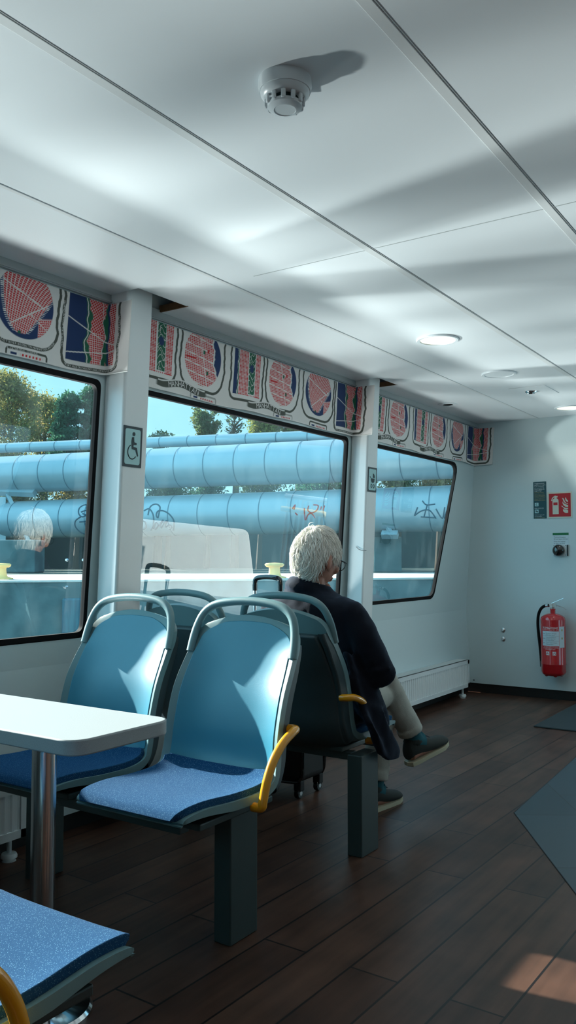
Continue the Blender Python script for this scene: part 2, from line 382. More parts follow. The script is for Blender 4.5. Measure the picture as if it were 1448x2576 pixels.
# pillars: leaning box columns
def px_(z): return -2.495-(2.17-z)*.0435
def pillar(y0, y1, name, label):
    mb = MB(); v = []
    for z in (.07, 2.30):
        v += [(wx(z)-.01, y0, z), (px_(z), y0, z), (px_(z), y1, z), (wx(z)-.01, y1, z)]
    mb.add(v, [(0,1,2,3), (7,6,5,4), (0,4,5,1), (1,5,6,2), (2,6,7,3), (3,7,4,0)])
    o = mb.build(name, 'pillar', smooth=True, bevel=.012, seg=4); return tag(o, label, kind='structure')
P1, P2 = (2.496, 2.645), (4.605, 4.745)
pillar(*P1, 'trim_2', 'boxed pillar between the windows carrying the wheelchair sign')
pillar(*P2, 'trim_3', 'boxed pillar between the windows carrying the pram sign')
# ceiling with notches round the pillars
N = [(P1[0]-.002, 2.80), (P2[0]-.002, 4.86)]
poly = [(XR, YB), (XR, YE), (-2.595, YE)]
for a, b in reversed(N): poly += [(-2.595, b), (-2.435, b), (-2.435, a), (-2.595, a)]
poly += [(-2.595, YB)]
bm = bmesh.new(); vs = [bm.verts.new((a, b, ZC)) for a, b in poly]
f = bm.faces.new(vs); r = bmesh.ops.extrude_face_region(bm, geom=[f])
for v in r['geom']:
    if isinstance(v, bmesh.types.BMVert): v.co.z = ZC+.022
bmesh.ops.triangulate(bm, faces=[q for q in bm.faces if len(q.verts) > 4]); bmesh.ops.recalc_face_normals(bm, faces=bm.faces)
me = bpy.data.meshes.new('ceiling'); bm.to_mesh(me); bm.free(); me.materials.append(M['ceil']); o = bpy.data.objects.new('ceiling', me); COL.objects.link(o); tag(o, 'glossy white panel ceiling', kind='structure')
tag(MB().box((-2.72, YB, 2.32), (XR+.05, YE+.06, 2.36)).build('trim_4', 'groove'), 'deckhead above the ceiling panels', kind='structure')
n = 5
for a, b in N:
    tag(MB().box((-2.597, b-.004, ZC-.001), (-2.43, b+.004, ZC+.03)).build('trim_%d' % n, 'ply'), 'raw plywood edge in the ceiling cut-out', kind='structure'); n += 1
# joint profiles
for x, w_ in ((-1.432, .030), (-.782, .030), (-.13, .03), (.52, .03), (1.17, .03), (1.82, .03)):
    mb = MB(); mb.box((x-w_/2, YB, ZC-.0025), (x+w_/2, YE, ZC+.001)); mb.build('trim_%d' % n, 'trim', bevel=.002); tag(bpy.data.objects['trim_%d' % n], 'white joint profile between ceiling panels', kind='structure'); n += 1
    mb = MB(); mb.box((x+w_/2, YB, ZC-.0012), (x+w_/2+.004, YE, ZC+.001)); mb.build('trim_%d' % n, 'gapline'); tag(bpy.data.objects['trim_%d' % n], 'shadow gap beside a ceiling joint profile', kind='structure'); n += 1
tag(MB().box((-2.098, YB, ZC-.004), (-2.082, YE, ZC)).build('trim_%d' % n, 'trim', bevel=.0015), 'thin white joint profile near the window side', kind='structure'); n += 1
for y in (2.642,):
    tag(MB().box((-1.95, y-.0022, ZC-.0008), (XR, y+.0022, ZC)).build('trim_%d' % n, 'rail'), 'fine cross joint in the ceiling', kind='structure'); n += 1
# grey curtain rail strip under the ceiling edge
for y0, y1, lab in ((YB, P1[0], 'left window'), (P1[1], P2[0], 'middle window'), (P2[1], YE, 'front window')):
    mb = MB(); mb.box((-2.606, y0, 2.196), (-2.594, y1, ZC+.01)); mb.box((-2.594, y0, 2.200), (-2.588, y1, 2.206))
    tag(mb.build('trim_%d' % n, 'rail'), 'grey rail above the '+lab, kind='structure'); n += 1
# inlay in the floor
tag(MB().prism([(-1.272, 3.647), (-.80, 2.89), (-.42, 2.28), (.9, 2.28), (.9, 5.1), (-1.34, 5.1)], lambda a, b, h: Vector((a, b, h)), .0015).build('trim_%d' % n, 'tile'), 'blue-grey vinyl inlay with a pointed corner in the plank floor', kind='structure'); n += 1
mb = MB(); S = [(-1.272, 3.647), (-.80, 2.89), (-.42, 2.28)]
mb.tube([(a, b, .001) for a, b in S], .0022, 6); mb.tube([(-1.272, 3.647, .001), (-1.34, 5.1, .001)], .0022, 6)
tag(mb.build('trim_%d' % n, 'base'), 'dark joint round the vinyl inlay', kind='structure'); n += 1

# ------------------------------------------------------------------ things on the ceiling
def downlight(x, y, r, lit, label):
    t = empty('ceiling_lamp', (x, y, ZC), label=label, cat='ceiling light', group='lit round ceiling lamps' if lit else None)
    MB().lathe([(r*.8, -.001), (r*.84, -.008), (r*.97, -.009), (r, -.006), (r, .0)], n=48).build('rim', 'plastic', t, True)
    MB().lathe([(0, -.005), (r*.5, -.005), (r*.82, -.0035), (r*.82, .004)], n=48).build('diffuser' if lit else 'cover', 'led' if lit else 'plastic', t)
    return t
downlight(-1.746, 3.954, .108, True, 'lit round ceiling lamp above the seated man, nearer of two')
downlight(-1.745, 6.33, .105, True, 'lit round ceiling lamp beside the end wall, at the right edge')
s_ = downlight(-1.769, 4.911, .105, False, 'unlit round white cover in the ceiling between two lit lamps'); s_.name = 'ceiling_cover'; s_['category'] = 'ceiling cover'
t = empty('ceiling_spotlight', (-1.78, 5.557, ZC), label='small chrome spotlight on a square plate in the ceiling', cat='spotlight')
MB().box((-.1, -.16, -.003), (.14, .16, 0)).build('mounting_plate', 'ceil', t, bevel=.002)
MB().lathe([(.0, -.006), (.022, -.008), (.028, -.014), (.036, -.010), (.04, -.003)], n=24).build('lens', 'chrome', t, True)
t = empty('ceiling_vent', (-2.44, 5.70, ZC), label='small round vent in the ceiling by the front blind', cat='vent')
MB().lathe([(.035, -.004), (.055, -.009), (.07, -.004), (.072, 0)], n=32).build('rim', 'plastic', t, True)
MB().lathe([(0, -.003), (.036, -.004)], n=32).build('grille', 'rail', t)
# smoke detector
t = empty('smoke_detector', (-1.073, 1.575, ZC), label='round white smoke detector on the ceiling', cat='smoke detector')
MB().lathe([(.062, 0), (.063, -.018), (.060, -.030), (.0, -.030)], n=48).build('base', 'plastic', t, True)
mb = MB().lathe([(.058, -.028), (.057, -.036), (.050, -.044), (.047, -.046), (.0, -.046)], n=48); mb.build('body', 'plastic', t, True)
for i in range(12):
    a = 2*PI*i/12; R = Matrix.Rotation(a, 3, 'Z')
    c = R @ Vector((.044, 0, -.053)); MB().box(c-Vector((.004, .0055, .012)), c+Vector((.003, .0055, .010)), R).build('sensor_rib', 'plastic', t, bevel=.003)
MB().lathe([(.032, -.04), (.034, -.064), (.0, -.064)], n=32).build('sensor_core', 'slot', t, True)
MB().lathe([(.042, -.060), (.040, -.067), (.030, -.072), (.026, -.073), (.0255, -.0715), (.0, -.0715)], n=40).build('cap', 'plastic', t, True)
MB().box((-.012, .045, -.0145), (.022, .078, -.0125), Matrix.Rotation(.5, 3, 'Z')).build('locking_tab', 'plastic', t)

# ------------------------------------------------------------------ end wall things
yw = YE
fw = lambda dx, dz, y: (lambda a, b: Vector((dx+a, y, dz+b)))
def plate(name, x0, z0, x1, z1, m, parent=None, d=.003, r=.004, off=0, **k):
    o = MB().prism(rrect(x0, z0, x1, z1, r, 4), lambda a, b, h: Vector((a, yw-off-h, b)), d).build(name, m, parent); return tag(o, **k) if k else o
# security centre notice
t = empty('security_notice', (0, 0, 0), label='narrow dark teal notice with small text beside the red sign', cat='notice')
x0, x1, z0, z1 = -2.131, -2.028, 1.423, 1.718
plate('board', x0, z0, x1, z1, 'navygreen', t, .003, .002)
def lines(parent, name, m, rows, x, y):
    mb = MB()
    for (z, s, txt, w) in rows: text_flat(mb, txt, s, lambda a, b, z=z: Vector((x+a, y, z+b)), width=w)
    return mb.build(name, m, parent)
yt = yw-.0035
lines(t, 'swedish_text', 'white', [(1.700, .0135, 'Trygghetscentral', .080), (1.688, .0105, 'Rapportera om otrygghet,', .090), (1.6765, .0105, 'fel, eller risksituationer', .079), (1.665, .0105, 'eller annat som rör dig', .078), (1.6535, .0105, 'resenär, säkerhet och', .080), (1.642, .0105, 'trygghetsfrågor.', .062),
    (1.501, .012, '020-120 25 25', .072), (1.449, .0095, 'Chatta i SL-appen eller', .078), (1.438, .0095, 'på sl.se/trygghet', .058)], x0+.008, yt)
lines(t, 'english_text', 'gold', [(1.628, .0125, 'Security Centre', .074), (1.6165, .010, 'Please contact us in the', .080), (1.606, .010, 'event of ongoing threats,', .086), (1.596, .010, 'damage and vandalism or', .088), (1.586, .010, 'other safety and security', .084), (1.576, .010, 'concerns. Call 112 in a', .078), (1.566, .010, 'life-threatening situation.', .088),
    (1.4265, .0095, 'Live chat in the SL app', .078), (1.4165+.0105, .0001, '.', .001)], x0+.008, yt)
for z, kind in ((1.5215, 0), (1.466, 1)):
    tag(MB().prism(rrect(x0+.010, z, x0+.040, z+.029, .003, 3), lambda a, b, h: Vector((a, yt+.001-h, b)), .0012).build('pictogram_tile', 'mint', t), 'pale blue tile')
    mb = MB()
    if kind == 0:
        mb.tube([(x0+.028-.008*math.sin(PI*i/8)+.001*i*.3, yt-.0007, z+.023-.018*i/8) for i in range(9)], [.0028, .0022, .0015, .0015, .0015, .0015, .0015, .0022, .0028], 6)
    else:
        for a, b in ((.021, .018), (.029, .012)): mb.prism(rrect(x0+a-.006, z+b-.004, x0+a+.006, z+b+.004, .002, 2), lambda p, q, h: Vector((p, yt-.0003-h, q)), .0008)
    mb.build('pictogram', 'ink', t)
recentre(t, ((x0+x1)/2, yw, z0))
# fire extinguisher sign
t = empty('fire_extinguisher_sign', (0, 0, 0), label='square red sign with extinguisher and flame symbols', cat='sign')
X0, X1, Z0, Z1 = -2.021, -1.828, 1.424, 1.630
plate('backing', X0, Z0, X1, Z1, 'cream', t, .003, .002)
plate('red_field', X0+.013, Z0+.010, X1-.010, Z1-.012, 'red', t, .001, .001, .003)
sg = lambda a, b, h=0: Vector((X0+.013+a*.17, yw-.0041-h, Z0+.010+b*.184))
mb = MB(); q = .0006
mb.prism([(.17, .11), (.45, .11), (.45, .70), (.42, .76), (.36, .79), (.36, .83), (.40, .83), (.41, .86), (.40, .895), (.34, .895), (.33, .91), (.27, .91), (.26, .885), (.20, .86), (.14, .80), (.11, .69), (.15, .68), (.17, .76), (.22, .82), (.26, .84), (.26, .79), (.20, .76), (.17, .70)], lambda a, b, h: sg(a, b, h), q)
for P in ([(.88, .16), (.88, .27), (.78, .29), (.64, .31), (.66, .22), (.72, .17), (.80, .145)], [(.88, .31), (.88, .36), (.76, .37), (.66, .41), (.62, .46), (.56, .46), (.64, .40), (.70, .33), (.78, .30)],
          [(.88, .40), (.88, .49), (.78, .52), (.68, .57), (.64, .65), (.63, .57), (.68, .48), (.76, .42)], [(.88, .53), (.88, .56), (.80, .58), (.74, .64), (.72, .70), (.68, .78), (.61, .80), (.65, .72), (.68, .64), (.75, .57)],
          [(.88, .60), (.88, .68), (.82, .73), (.78, .83), (.75, .76), (.78, .67)]):
    mb.prism(P, lambda a, b, h: sg(a, b, h), q)
mb.build('pictogram', 'cream', t)
MB().prism([(.21, .50), (.40, .50), (.40, .615), (.21, .615)], lambda a, b, h: sg(a, b, h+q), .0004).build('pictogram_label', 'red', t)
recentre(t, ((X0+X1)/2, yw, Z0))
# door button and its label
t = empty('door_button_label', (0, 0, 0), label='small white label with green band above the black button', cat='label')
lx0, lx1, lz0, lz1 = -1.983, -1.859, 1.213, 1.307
plate('card', lx0, lz0, lx1, lz1, 'paper', t, .001, .002)
plate('green_band', lx0, lz1-.018, lx1, lz1, 'green', t, .0004, .001, .001)
lines(t, 'text', 'ink', [(1.268, .0155, 'Tryck på knappen', .093), (1.253, .0155, 'för att öppna dörren', .108), (1.233, .0155, 'Press the button', .088), (1.218, .0155, 'to open the door', .088)], lx0+.008, yw-.0013)
recentre(t, (lx0, yw, lz0))
t = empty('door_button', (-1.932, YE, 1.168), label='black domed push button on a white plate, below the green-topped label', cat='button')
MB().prism(rrect(-.046, -.044, .066, .046, .006, 4), lambda a, b, h: Vector((a, -h, b)), .012).build('plate', 'plastic', t, bevel=.001)
for a in (-.040, .052):
    for b in (-.036, .038): MB().lathe([(0, -.0125), (.003, -.0125), (.003, -.01)], (a, 0, b), 10, 'y').build('screw', 'slot', t)
MB().box((.060, -.016, -.042), (.068, 0, .044)).build('plate_edge', 'ink', t, bevel=.001)
MB().lathe([(.0, -.062), (.018, -.060), (.035, -.052), (.044, -.042), (.047, -.030), (.044, -.018), (.022, -.012), (.02, 0)], (.0, 0, 0), 40, 'y').build('dome', 'blackgloss', t, True, ang=180)
for z, l in ((.521, 'upper'), (.449, 'lower')):
    t = tag(MB().lathe([(0, -.012), (.008, -.011), (.012, -.006), (.019, -.004), (.020, 0)], (-2.398, YE, z), 20, 'y').build('wall_bolt', 'alu', smooth=True), l+' of two round grey bolt heads low on the end wall', 'bolt', 'bolts on the end wall')
tag(MB().lathe([(0, -.004), (.005, -.003), (.006, 0)], (-2.652, YE, .098), 12, 'y').build('wall_screw', 'ink', smooth=True), 'tiny dark screw in the end wall above the radiator end', 'screw')
# fire extinguisher
ex, ey = -1.958, YE-.115
t = empty('fire_extinguisher', (ex, ey, .175), label='red foam fire extinguisher hanging on the end wall', cat='fire extinguisher')
R_ = .093
MB().lathe([(0, .03), (.05, .028), (.075, .033), (.087, .045), (R_, .06), (R_, .115), (R_+.0012, .118), (R_+.0012, .122), (R_, .125), (R_, .455), (.089, .475), (.072, .49), (.045, .503), (.02, .508)], n=64).build('cylinder', 'redcyl', t, True, ang=50)
MB().lathe([(.019, .505), (.019, .532), (.021, .534), (.021, .542), (.0, .542)], n=32).build('neck', 'redcyl', t, True)
for a in (.4, 2.0, 3.6, 5.2): MB().ell((.055*math.cos(a), .055*math.sin(a), .033), (.016, .016, .012), n=12, m=8).build('foot', 'redcyl', t, True)
mb = MB().lathe([(.016, .54), (.018, .556), (.014, .558), (.014, .58), (.0, .582)], n=20)
mb.box((-.02, -.012, .556), (.028, .012, .582)); mb.tube([(-.014, 0, .565), (-.03, 0, .565)], .010, 12); mb.build('valve', 'chrome', t, True, ang=30)
mb = MB().box((0, -.009, 0), (.105, .009, .004), Matrix.Rotation(-.42, 3, 'Y'), (0, 0, 0))
for i in range(len(mb.v)): mb.v[i] += Vector((-.008, 0, .580))
mb.build('squeeze_lever', 'chrome', t, bevel=.002)
mb = MB().tube([(.012, 0, .572), (.05, 0, .564), (.085, 0, .555), (.104, 0, .537)], .0085, 10, sx=.5); mb.build('carry_handle', 'chrome', t, True)
mb = MB().tube([(p[0], 0, p[1]) for p in cr([(-.028, .565), (-.055, .563), (-.09, .54), (-.112, .49), (-.118, .42), (-.113, .34), (-.105, .26), (-.098, .18), (-.095, .13)], 5)], .0115, 12); mb.build('hose', 'black', t, True)
MB().tube([(-.095, 0, .135), (-.093, 0, .09)], .0125, 12).build('nozzle', 'blackgloss', t, True)
MB().tube([(-.036, 0, .5652), (-.055, 0, .5632)], .0125, 12).build('hose_clamp', 'alu', t, True)
mb = MB().box((-.02, .07, .40), (.02, .115, .44)); mb.box((-.03, .108, .34), (.03, .115, .47)); mb.build('wall_bracket', 'slot', t)
# labels wrapped round the cylinder; view from -Y, slightly left
def cyl(a, z, e=.0006): 
    an = a/R_ - PI/2 + .16; r = R_+e; return Vector((r*math.cos(an), r*math.sin(an), z))
def cyl_patch(a0, a1, z0, z1, m, name, e=.0006):
    V = []; F = []; k = 12
    for i in range(k+1): a = a0+(a1-a0)*i/k; V += [cyl(a, z0, e), cyl(a, z1, e)]
    for i in range(k): F.append((2*i, 2*i+2, 2*i+3, 2*i+1))
    return mesh_obj(name, V, F, m, t, True)
cyl_patch(-.078, .055, .262, .375, 'paper', 'instruction_label')
cyl_patch(.058, .108, .250, .410, 'paper', 'inspection_label')
def cyl_text(name, m, rows, e=.001):
    mb = MB()
    for (a, z, s, txt, w) in rows: text_flat(mb, txt, s, lambda p, q, a=a, z=z: cyl(a+p, z+q, e), width=w)
    return mb.build(name, m, t)
cyl_text('product_text', 'white', [(-.075, .392, .022, 'SKUMSLÄCKARE', .122), (-.078, .381, .010, 'Frysskyddande skum, ABFF, -30°C', .130), (-.066, .252, .009, 'Får användas mot elektrisk utrustning', .112), (-.070, .243, .009, 'upp till 1000 V från minst 1 meters håll', .118), (-.050, .234, .009, 'Endast fackman får öppna', .075)])
cyl_text('instruction_text', 'ink', [(-.040, .354, .009, 'Drag bort säkringen', .075), (-.040, .343, .009, 'Pull safety device', .062), (-.038, .324, .009, 'Rikta munstycket mot', .070), (-.038, .314, .009, 'brandens bas / Aim', .064), (-.038, .304, .009, 'at base of fire', .055), (-.038, .284, .009, 'Tryck ned handtaget', .078), (-.038, .273, .009, 'Squeeze lever', .05)])
mb = MB()
for z in (.338, .299): mb.tube([cyl(-.076+i*.13/8, z, .0009) for i in range(9)], .0004, 4)
mb.tube([cyl(-.043, .264, .0009), cyl(-.043, .374, .0009)], .0004, 4)
for z in (.35, .315, .28): mb.tube([cyl(-.072, z, .001), cyl(-.064, z+.006, .001), cyl(-.052, z+.001, .001)], .0012, 5)
mb.build('instruction_drawing', 'ink', t)
for z in (.383, .32): MB().add([cyl(.082+.007*math.cos(k*PI/6), z+.009*math.sin(k*PI/6), .0012) for k in range(12)], [tuple(range(12))]).build('inspection_stamp', 'gold', t)
for a in (-.045, .005):
    mb = MB()
    for (u0, u1, v0, v1) in ((0, .026, 0, .003), (0, .026, .025, .028), (0, .003, 0, .028), (.023, .026, 0, .028), (.004, .011, .015, .024), (.014, .022, .014, .024), (.006, .02, .004, .011)):
        mb.add([cyl(a+u0, .192+v0, .001), cyl(a+u1, .192+v0, .001), cyl(a+u1, .192+v1, .001), cyl(a+u0, .192+v1, .001)], [(0, 1, 2, 3)])
    mb.build('fire_class_mark', 'white', t)

# ------------------------------------------------------------------ signs on the pillars (on the leaning room face)
def pillar_sign(yc, zc, w, h, name, label, draw):
    t = empty(name, (px_(zc)+.001, yc, zc), label=label, cat='sign')
    k = .0435
    fn = lambda a, b, e: Vector((b*k+e, a, b))
    tag(MB().prism(rrect(-w/2, -h/2, w/2, h/2, .002, 2), lambda a, b, e: fn(a, b, e), .002).build('frame', 'greyframe', t))
    MB().prism(rrect(-w/2+.011, -h/2+.011, w/2-.011, h/2-.011, .01, 4), lambda a, b, e: fn(a, b, e+.002), .0006).build('face', 'mint', t)
    mb = MB(); draw(mb, lambda a, b, e=0: fn(a, b, e+.0032)); mb.build('pictogram', 'ink', t); return t
def thick(mb, pts, r, fn): mb.tube([fn(a, b) for a, b in pts], r, 6)
def disc(mb, a, b, r, fn): mb.add([fn(a+r*math.cos(i*PI/9), b+r*math.sin(i*PI/9), .0006) for i in range(18)], [tuple(range(18))])
def wheelchair(mb, fn):
    disc(mb, .004, .054, .0085, fn)
    mb.prism([(-.006, .040), (.006, .042), (.008, .02), (.022, .018), (.022, .010), (.004, .008), (.004, .0), (.024, -.002), (.034, -.036), (.028, -.040), (.016, -.012), (-.006, -.010), (-.009, .02)], lambda a, b, h: fn(a, b, h), .0006)
    thick(mb, [(-.002+.026*math.cos(a), -.022+.03*math.sin(a)) for a in [2.0+i*.28 for i in range(14)]], .0022, fn)
def pram(mb, fn):
    mb.prism([(-.022, .008), (.028, .008), (.024, -.012), (.012, -.020), (-.008, -.018), (-.018, -.006)], lambda a, b, h: fn(a, b, h), .0006)
    mb.prism([(.004, .012), (.028, .012), (.027, .026), (.018, .036), (.004, .040)], lambda a, b, h: fn(a, b, h), .0006)
    thick(mb, [(-.034, .018), (-.022, .010)], .002, fn)
    for c in (-.012, .018): thick(mb, [(c+.008*math.cos(a), -.040+.012*math.sin(a)) for a in [i*PI/6 for i in range(13)]], .0018, fn)
pillar_sign(2.553, 1.583, .112, .172, 'wheelchair_sign', 'pale wheelchair sign in a dark frame on the left pillar', wheelchair)
pillar_sign(4.675, 1.605, .115, .155, 'pram_sign', 'pale pram sign in a dark frame on the right pillar', pram)
# ------------------------------------------------------------------ radiators
def radiator(y0, y1, z0, z1, label):
    t = empty('radiator', (-2.6, (y0+y1)/2, 0), label=label, cat='radiator', group='radiators under the windows'); L = (y1-y0)/2
    n_ = int((y1-y0)/.034); mb = MB(); P = []
    for i in range(n_):
        c = -L+.03+(i+.5)*(2*L-.06)/n_; P += [(c-.011, 0), (c-.006, -.006), (c+.006, -.006), (c+.011, 0)]
    V = []; 
    for z in (z0+.03, z1-.03): V += [(.018+x, y, z) for y, x in P]
    k = len(P); mb.add(V, [(i, i+1, k+i+1, k+i) for i in range(k-1)])
    mb.box((.0, -L, z0), (.020, L, z0+.03)); mb.box((0, -L, z1-.03), (.020, L, z1)); mb.box((0, -L, z0), (.020, -L+.03, z1)); mb.box((0, L-.03, z0), (.020, L, z1)); mb.box((-.002, -L, z0), (.004, L, z1))
    mb.build('front_panel', 'rad', t)
    MB().box((-.085, -L+.01, z0+.005), (-.068, L-.01, z1-.005)).build('rear_panel', 'rad', t)
    for sy in (-L, L-.004): MB().box((-.085, sy, z0), (.018, sy+.004, z1+.001)).build('side_cover', 'rad', t, bevel=.001)
    mb = MB()
    nn = int((y1-y0)/.02)
    for i in range(nn): y = -L+.01+i*(2*L-.02)/nn; mb.box((-.078, y, z1-.004), (.010, y+.010, z1))
    mb.box((-.085, -L, z1-.004), (-.076, L, z1)).box((.008, -L, z1-.004), (.019, L, z1)); mb.build('top_grille', 'rad', t)
    mb = MB().tube([(-.02, L-.05, z0+.01), (-.02, L-.05, .0)], .009, 12); mb.lathe([(.0, .03), (.026, .028), (.03, .02), (.03, .012), (.022, .01), (.022, .003), (.026, .0)], (-.02, L-.05, 0), 20); mb.build('supply_pipe', 'rad', t, True)
    return t
radiator(4.0, 6.40, .085, .298, 'long white panel radiator by the end wall')
radiator(.55, 2.09, .085, .28, 'white panel radiator under the table')
# loose black wire on the pillar
o = MB().tube([on_y(895, 1375, P2[0]-.004), on_y(902, 1382, P2[0]-.006), on_y(912, 1385, P2[0]-.004), on_y(921, 1385, P2[0]-.002)], .0016, 6).build('loose_wire', 'ink', smooth=True)
tag(o, 'thin dark wire sticking out of the right pillar', 'wire')
# entrance mat
t = tag(MB().box((-1.79, 5.53, 0), (-.4, 6.62, .010)).build('door_mat', 'mat', bevel=.004), 'dark ribbed mat on the floor by the end wall', 'mat')
# ------------------------------------------------------------------ seats (local +Y is the way the sitter looks)
PROF = [(.249, .412, .196, .0), (.242, .428, .205, .006), (.16, .430, .212, .012), (.03, .418, .220, .018), (-.09, .414, .226, .028), (-.155, .430, .228, .045), (-.190, .485, .226, .055),
        (-.202, .57, .223, .055), (-.226, .67, .222, .050), (-.260, .76, .217, .036), (-.282, .83, .209, .018), (-.296, .888, .197, .010), (-.305, .926, .172, .006)]
PR = cr(PROF, 5); NP = len(PR)
def pnorm(i):
    a = PR[max(i-1, 0)]; b = PR[min(i+1, NP-1)]; d = Vector((b[0]-a[0], b[1]-a[1])).normalized()
    return Vector((d[1], -d[0]))      # towards the sitter (up for the pan, forward for the back)
def shell_pt(i, s, off=0.0, wk=1.0):
    y, z, w, c = PR[i]; n = pnorm(i)
    if n.y < 0 and i < NP*.45: n = -n
    o = off + c*abs(s)**3
    top = max(0, (i-(NP-14))/13.0)
    return Vector((s*w*wk, y+n.x*o, z+n.y*o - top*.034*s*s))
# make sure the normal points to the sitter: pan -> +z, back -> +y
_n = pnorm(NP//4)
SG = 1 if _n.y > 0 else -1
def pnorm(i, _f=SG):
    a = PR[max(i-1, 0)]; b = PR[min(i+1, NP-1)]; d = Vector((b[0]-a[0], b[1]-a[1])).normalized()
    return Vector((d[1], -d[0]))*_f
def sheet(i0, i1, s0, s1, off0, off1, ns=24, wk=1.0, edge=None, thin=False):
    """closed slab that follows the shell between profile rows i0..i1"""
    mb = MB(); rows = list(range(i0, i1+1)); V = []; K = ns+1
    for off in (off0, off1):
        for i in rows:
            e = edge((i-i0)/(i1-i0)) if edge else 1.0
            for j in range(K):
                s = (s0+(s1-s0)*j/ns)*e; V.append(shell_pt(i, s, off*(.25+.75*min(1, (i-i0)/14)) if thin and off < 0 else off, wk))
    R = len(rows); F = []
    for i in range(R-1):
        for j in range(ns):
            a = i*K+j; F.append((a, a+1, a+K+1, a+K)); b = a+R*K; F.append((b, b+K, b+K+1, b+1))
    for i in range(R-1):
        for j in (0, ns): a = i*K+j; F.append((a, a+K, a+K+R*K, a+R*K))
    for j in range(ns):
        for i in (0, R-1): a = i*K+j; F.append((a, a+1, a+1+R*K, a+R*K))
    return mb.add(V, F)
def make_seat(name, loc, rz, label, arm):
    t = empty(name, loc, rz, label=label, cat='seat', group='moulded cabin seats')
    sheet(0, NP-1, -1, 1, -.026, 0, thin=True).build('shell', 'shell', t, True, bevel=.007, seg=3, ang=50)
    # side flanks behind the back, seen from the rear
    mb = MB()
    for sx in (-1, 1):
        rows = list(range(int(NP*.40), NP-8)); V = []
        for i in rows:
            p = shell_pt(i, sx, -.004); q = shell_pt(i, sx*.97, -.045-.02*math.sin(PI*(i-rows[0])/len(rows))); q2 = shell_pt(i, sx*.88, -.05-.0*i); V += [p, q, q2]
        F = []
        for i in range(len(rows)-1):
            for j in range(2): F.append((i*3+j, i*3+j+1, i*3+j+4, i*3+j+3))
        mb.add(V, F)
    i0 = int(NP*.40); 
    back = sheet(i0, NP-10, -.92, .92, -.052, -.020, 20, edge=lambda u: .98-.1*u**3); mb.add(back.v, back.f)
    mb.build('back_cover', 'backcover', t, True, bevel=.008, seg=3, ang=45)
    sheet(int(NP*.47), NP-4, -.90, .90, -.004, .0035, 20, edge=lambda u: (1 if u < .80 else math.sqrt(max(0, 1-((u-.80)/.215)**2))*.72+.28)).build('back_panel', 'panel', t, True, bevel=.002, ang=50)
    i1 = int(NP*.475)
    cu = sheet(2, i1, -.92, .92, -.002, .020, 22, edge=lambda u: 1 if .12 < u < .93 else (.86+.14*math.sin(PI/2*min(1, u/.12)) if u <= .12 else 1-(u-.93)*1.2))
    c = cu.build('cushion', 'fabric', t, True, bevel=.010, seg=4, ang=50)
    # arched grab handle over the back
    pts = []
    zt = lambda x: .908-.020*(x/.165)**2
    for x, z in [(-.209, .80), (-.206, .85), (-.198, .89), (-.184, .922), (-.161, .945), (-.125, .960), (-.065, .969), (0, .972), (.065, .969), (.125, .960), (.161, .945), (.184, .922), (.198, .89), (.206, .85), (.209, .80)]:
        y = -.262-(z-.80)*.30+.012; pts.append((x, y, z))
    pts = cr(pts, 4); mb = MB().tube(pts, [.0125]*len(pts), 14, sx=1.15)
    mb.build('grab_handle', 'shell', t, True)
    if arm:
        sx = arm; xo = .222
        P = cr([(xo-.012, -.215, .592), (xo+.022, -.212, .594), (xo+.032, -.185, .592), (xo+.034, -.13, .570), (xo+.034, -.08, .528), (xo+.034, -.048, .478), (xo+.033, -.030, .425), (xo+.028, -.028, .405), (xo-.004, -.030, .402)], 6)
        MB().tube([(p[0]*sx, p[1], p[2]) for p in P], .0135, 14, sx=1.0).build('armrest', 'yellow', t, True)
    mb = MB().box((-.19, -.17, .378), (.19, .17, .398)); mb.build('base_plate', 'leg', t, bevel=.004)
    return t
XA, XA2, YA = -1.675, -2.195, 1.945
XB, XB2, YBk = -1.825, -2.335, 2.955
s1 = make_seat('passenger_seat', (XA, YA, 0), PI, 'aisle seat at the table facing the camera, yellow armrest and sunlit cushion', -1)
s1b = make_seat('passenger_seat', (XA2, YA, 0), PI, 'window-side seat at the table facing the camera, partly behind the tabletop', 0)
s2 = make_seat('passenger_seat', (XB, YBk, 0), 0, 'seat with its dark back to the camera in which the man sits', 1)
s2b = make_seat('passenger_seat', (XB2, YBk, 0), 0, 'empty seat to the left of the man, only its grab handle showing', 0)
s3 = make_seat('passenger_seat', (-1.280, .857, 0), 0, 'seat at the bottom left corner in the foreground, blue cushion seen from above', 1)
def bench_frame(xr, yc, ys, label, x0=-2.60, h=.378):
    t = empty('bench_frame', (0, 0, 0), label=label, cat='bench frame', group='steel frames under the seats')
    for a in (-.13, .13): MB().box((x0, yc+a-.02, h-.03), (xr-.055, yc+a+.02, h)).build('crossbar', 'leg', t, bevel=.003)
    MB().box((xr-.062, ys-.066, 0), (xr, ys+.066, h-.004)).build('leg', 'leg', t, bevel=.004)
    MB().box((x0+.17, ys-.06, 0), (x0+.23, ys+.06, h-.03)).build('leg', 'leg', t, bevel=.004)
    recentre(t, (xr, ys, 0)); return t
bench_frame(-1.52, YA, 2.02, 'steel frame under the two seats facing the table, leg at its aisle end')
bench_frame(-1.552, YBk, 2.852, "steel frame under the man's seat, square grey-green leg at its aisle end", x0=-2.6)
bench_frame(-1.13, .86, .80, 'steel frame under the foreground seat', x0=-2.6)
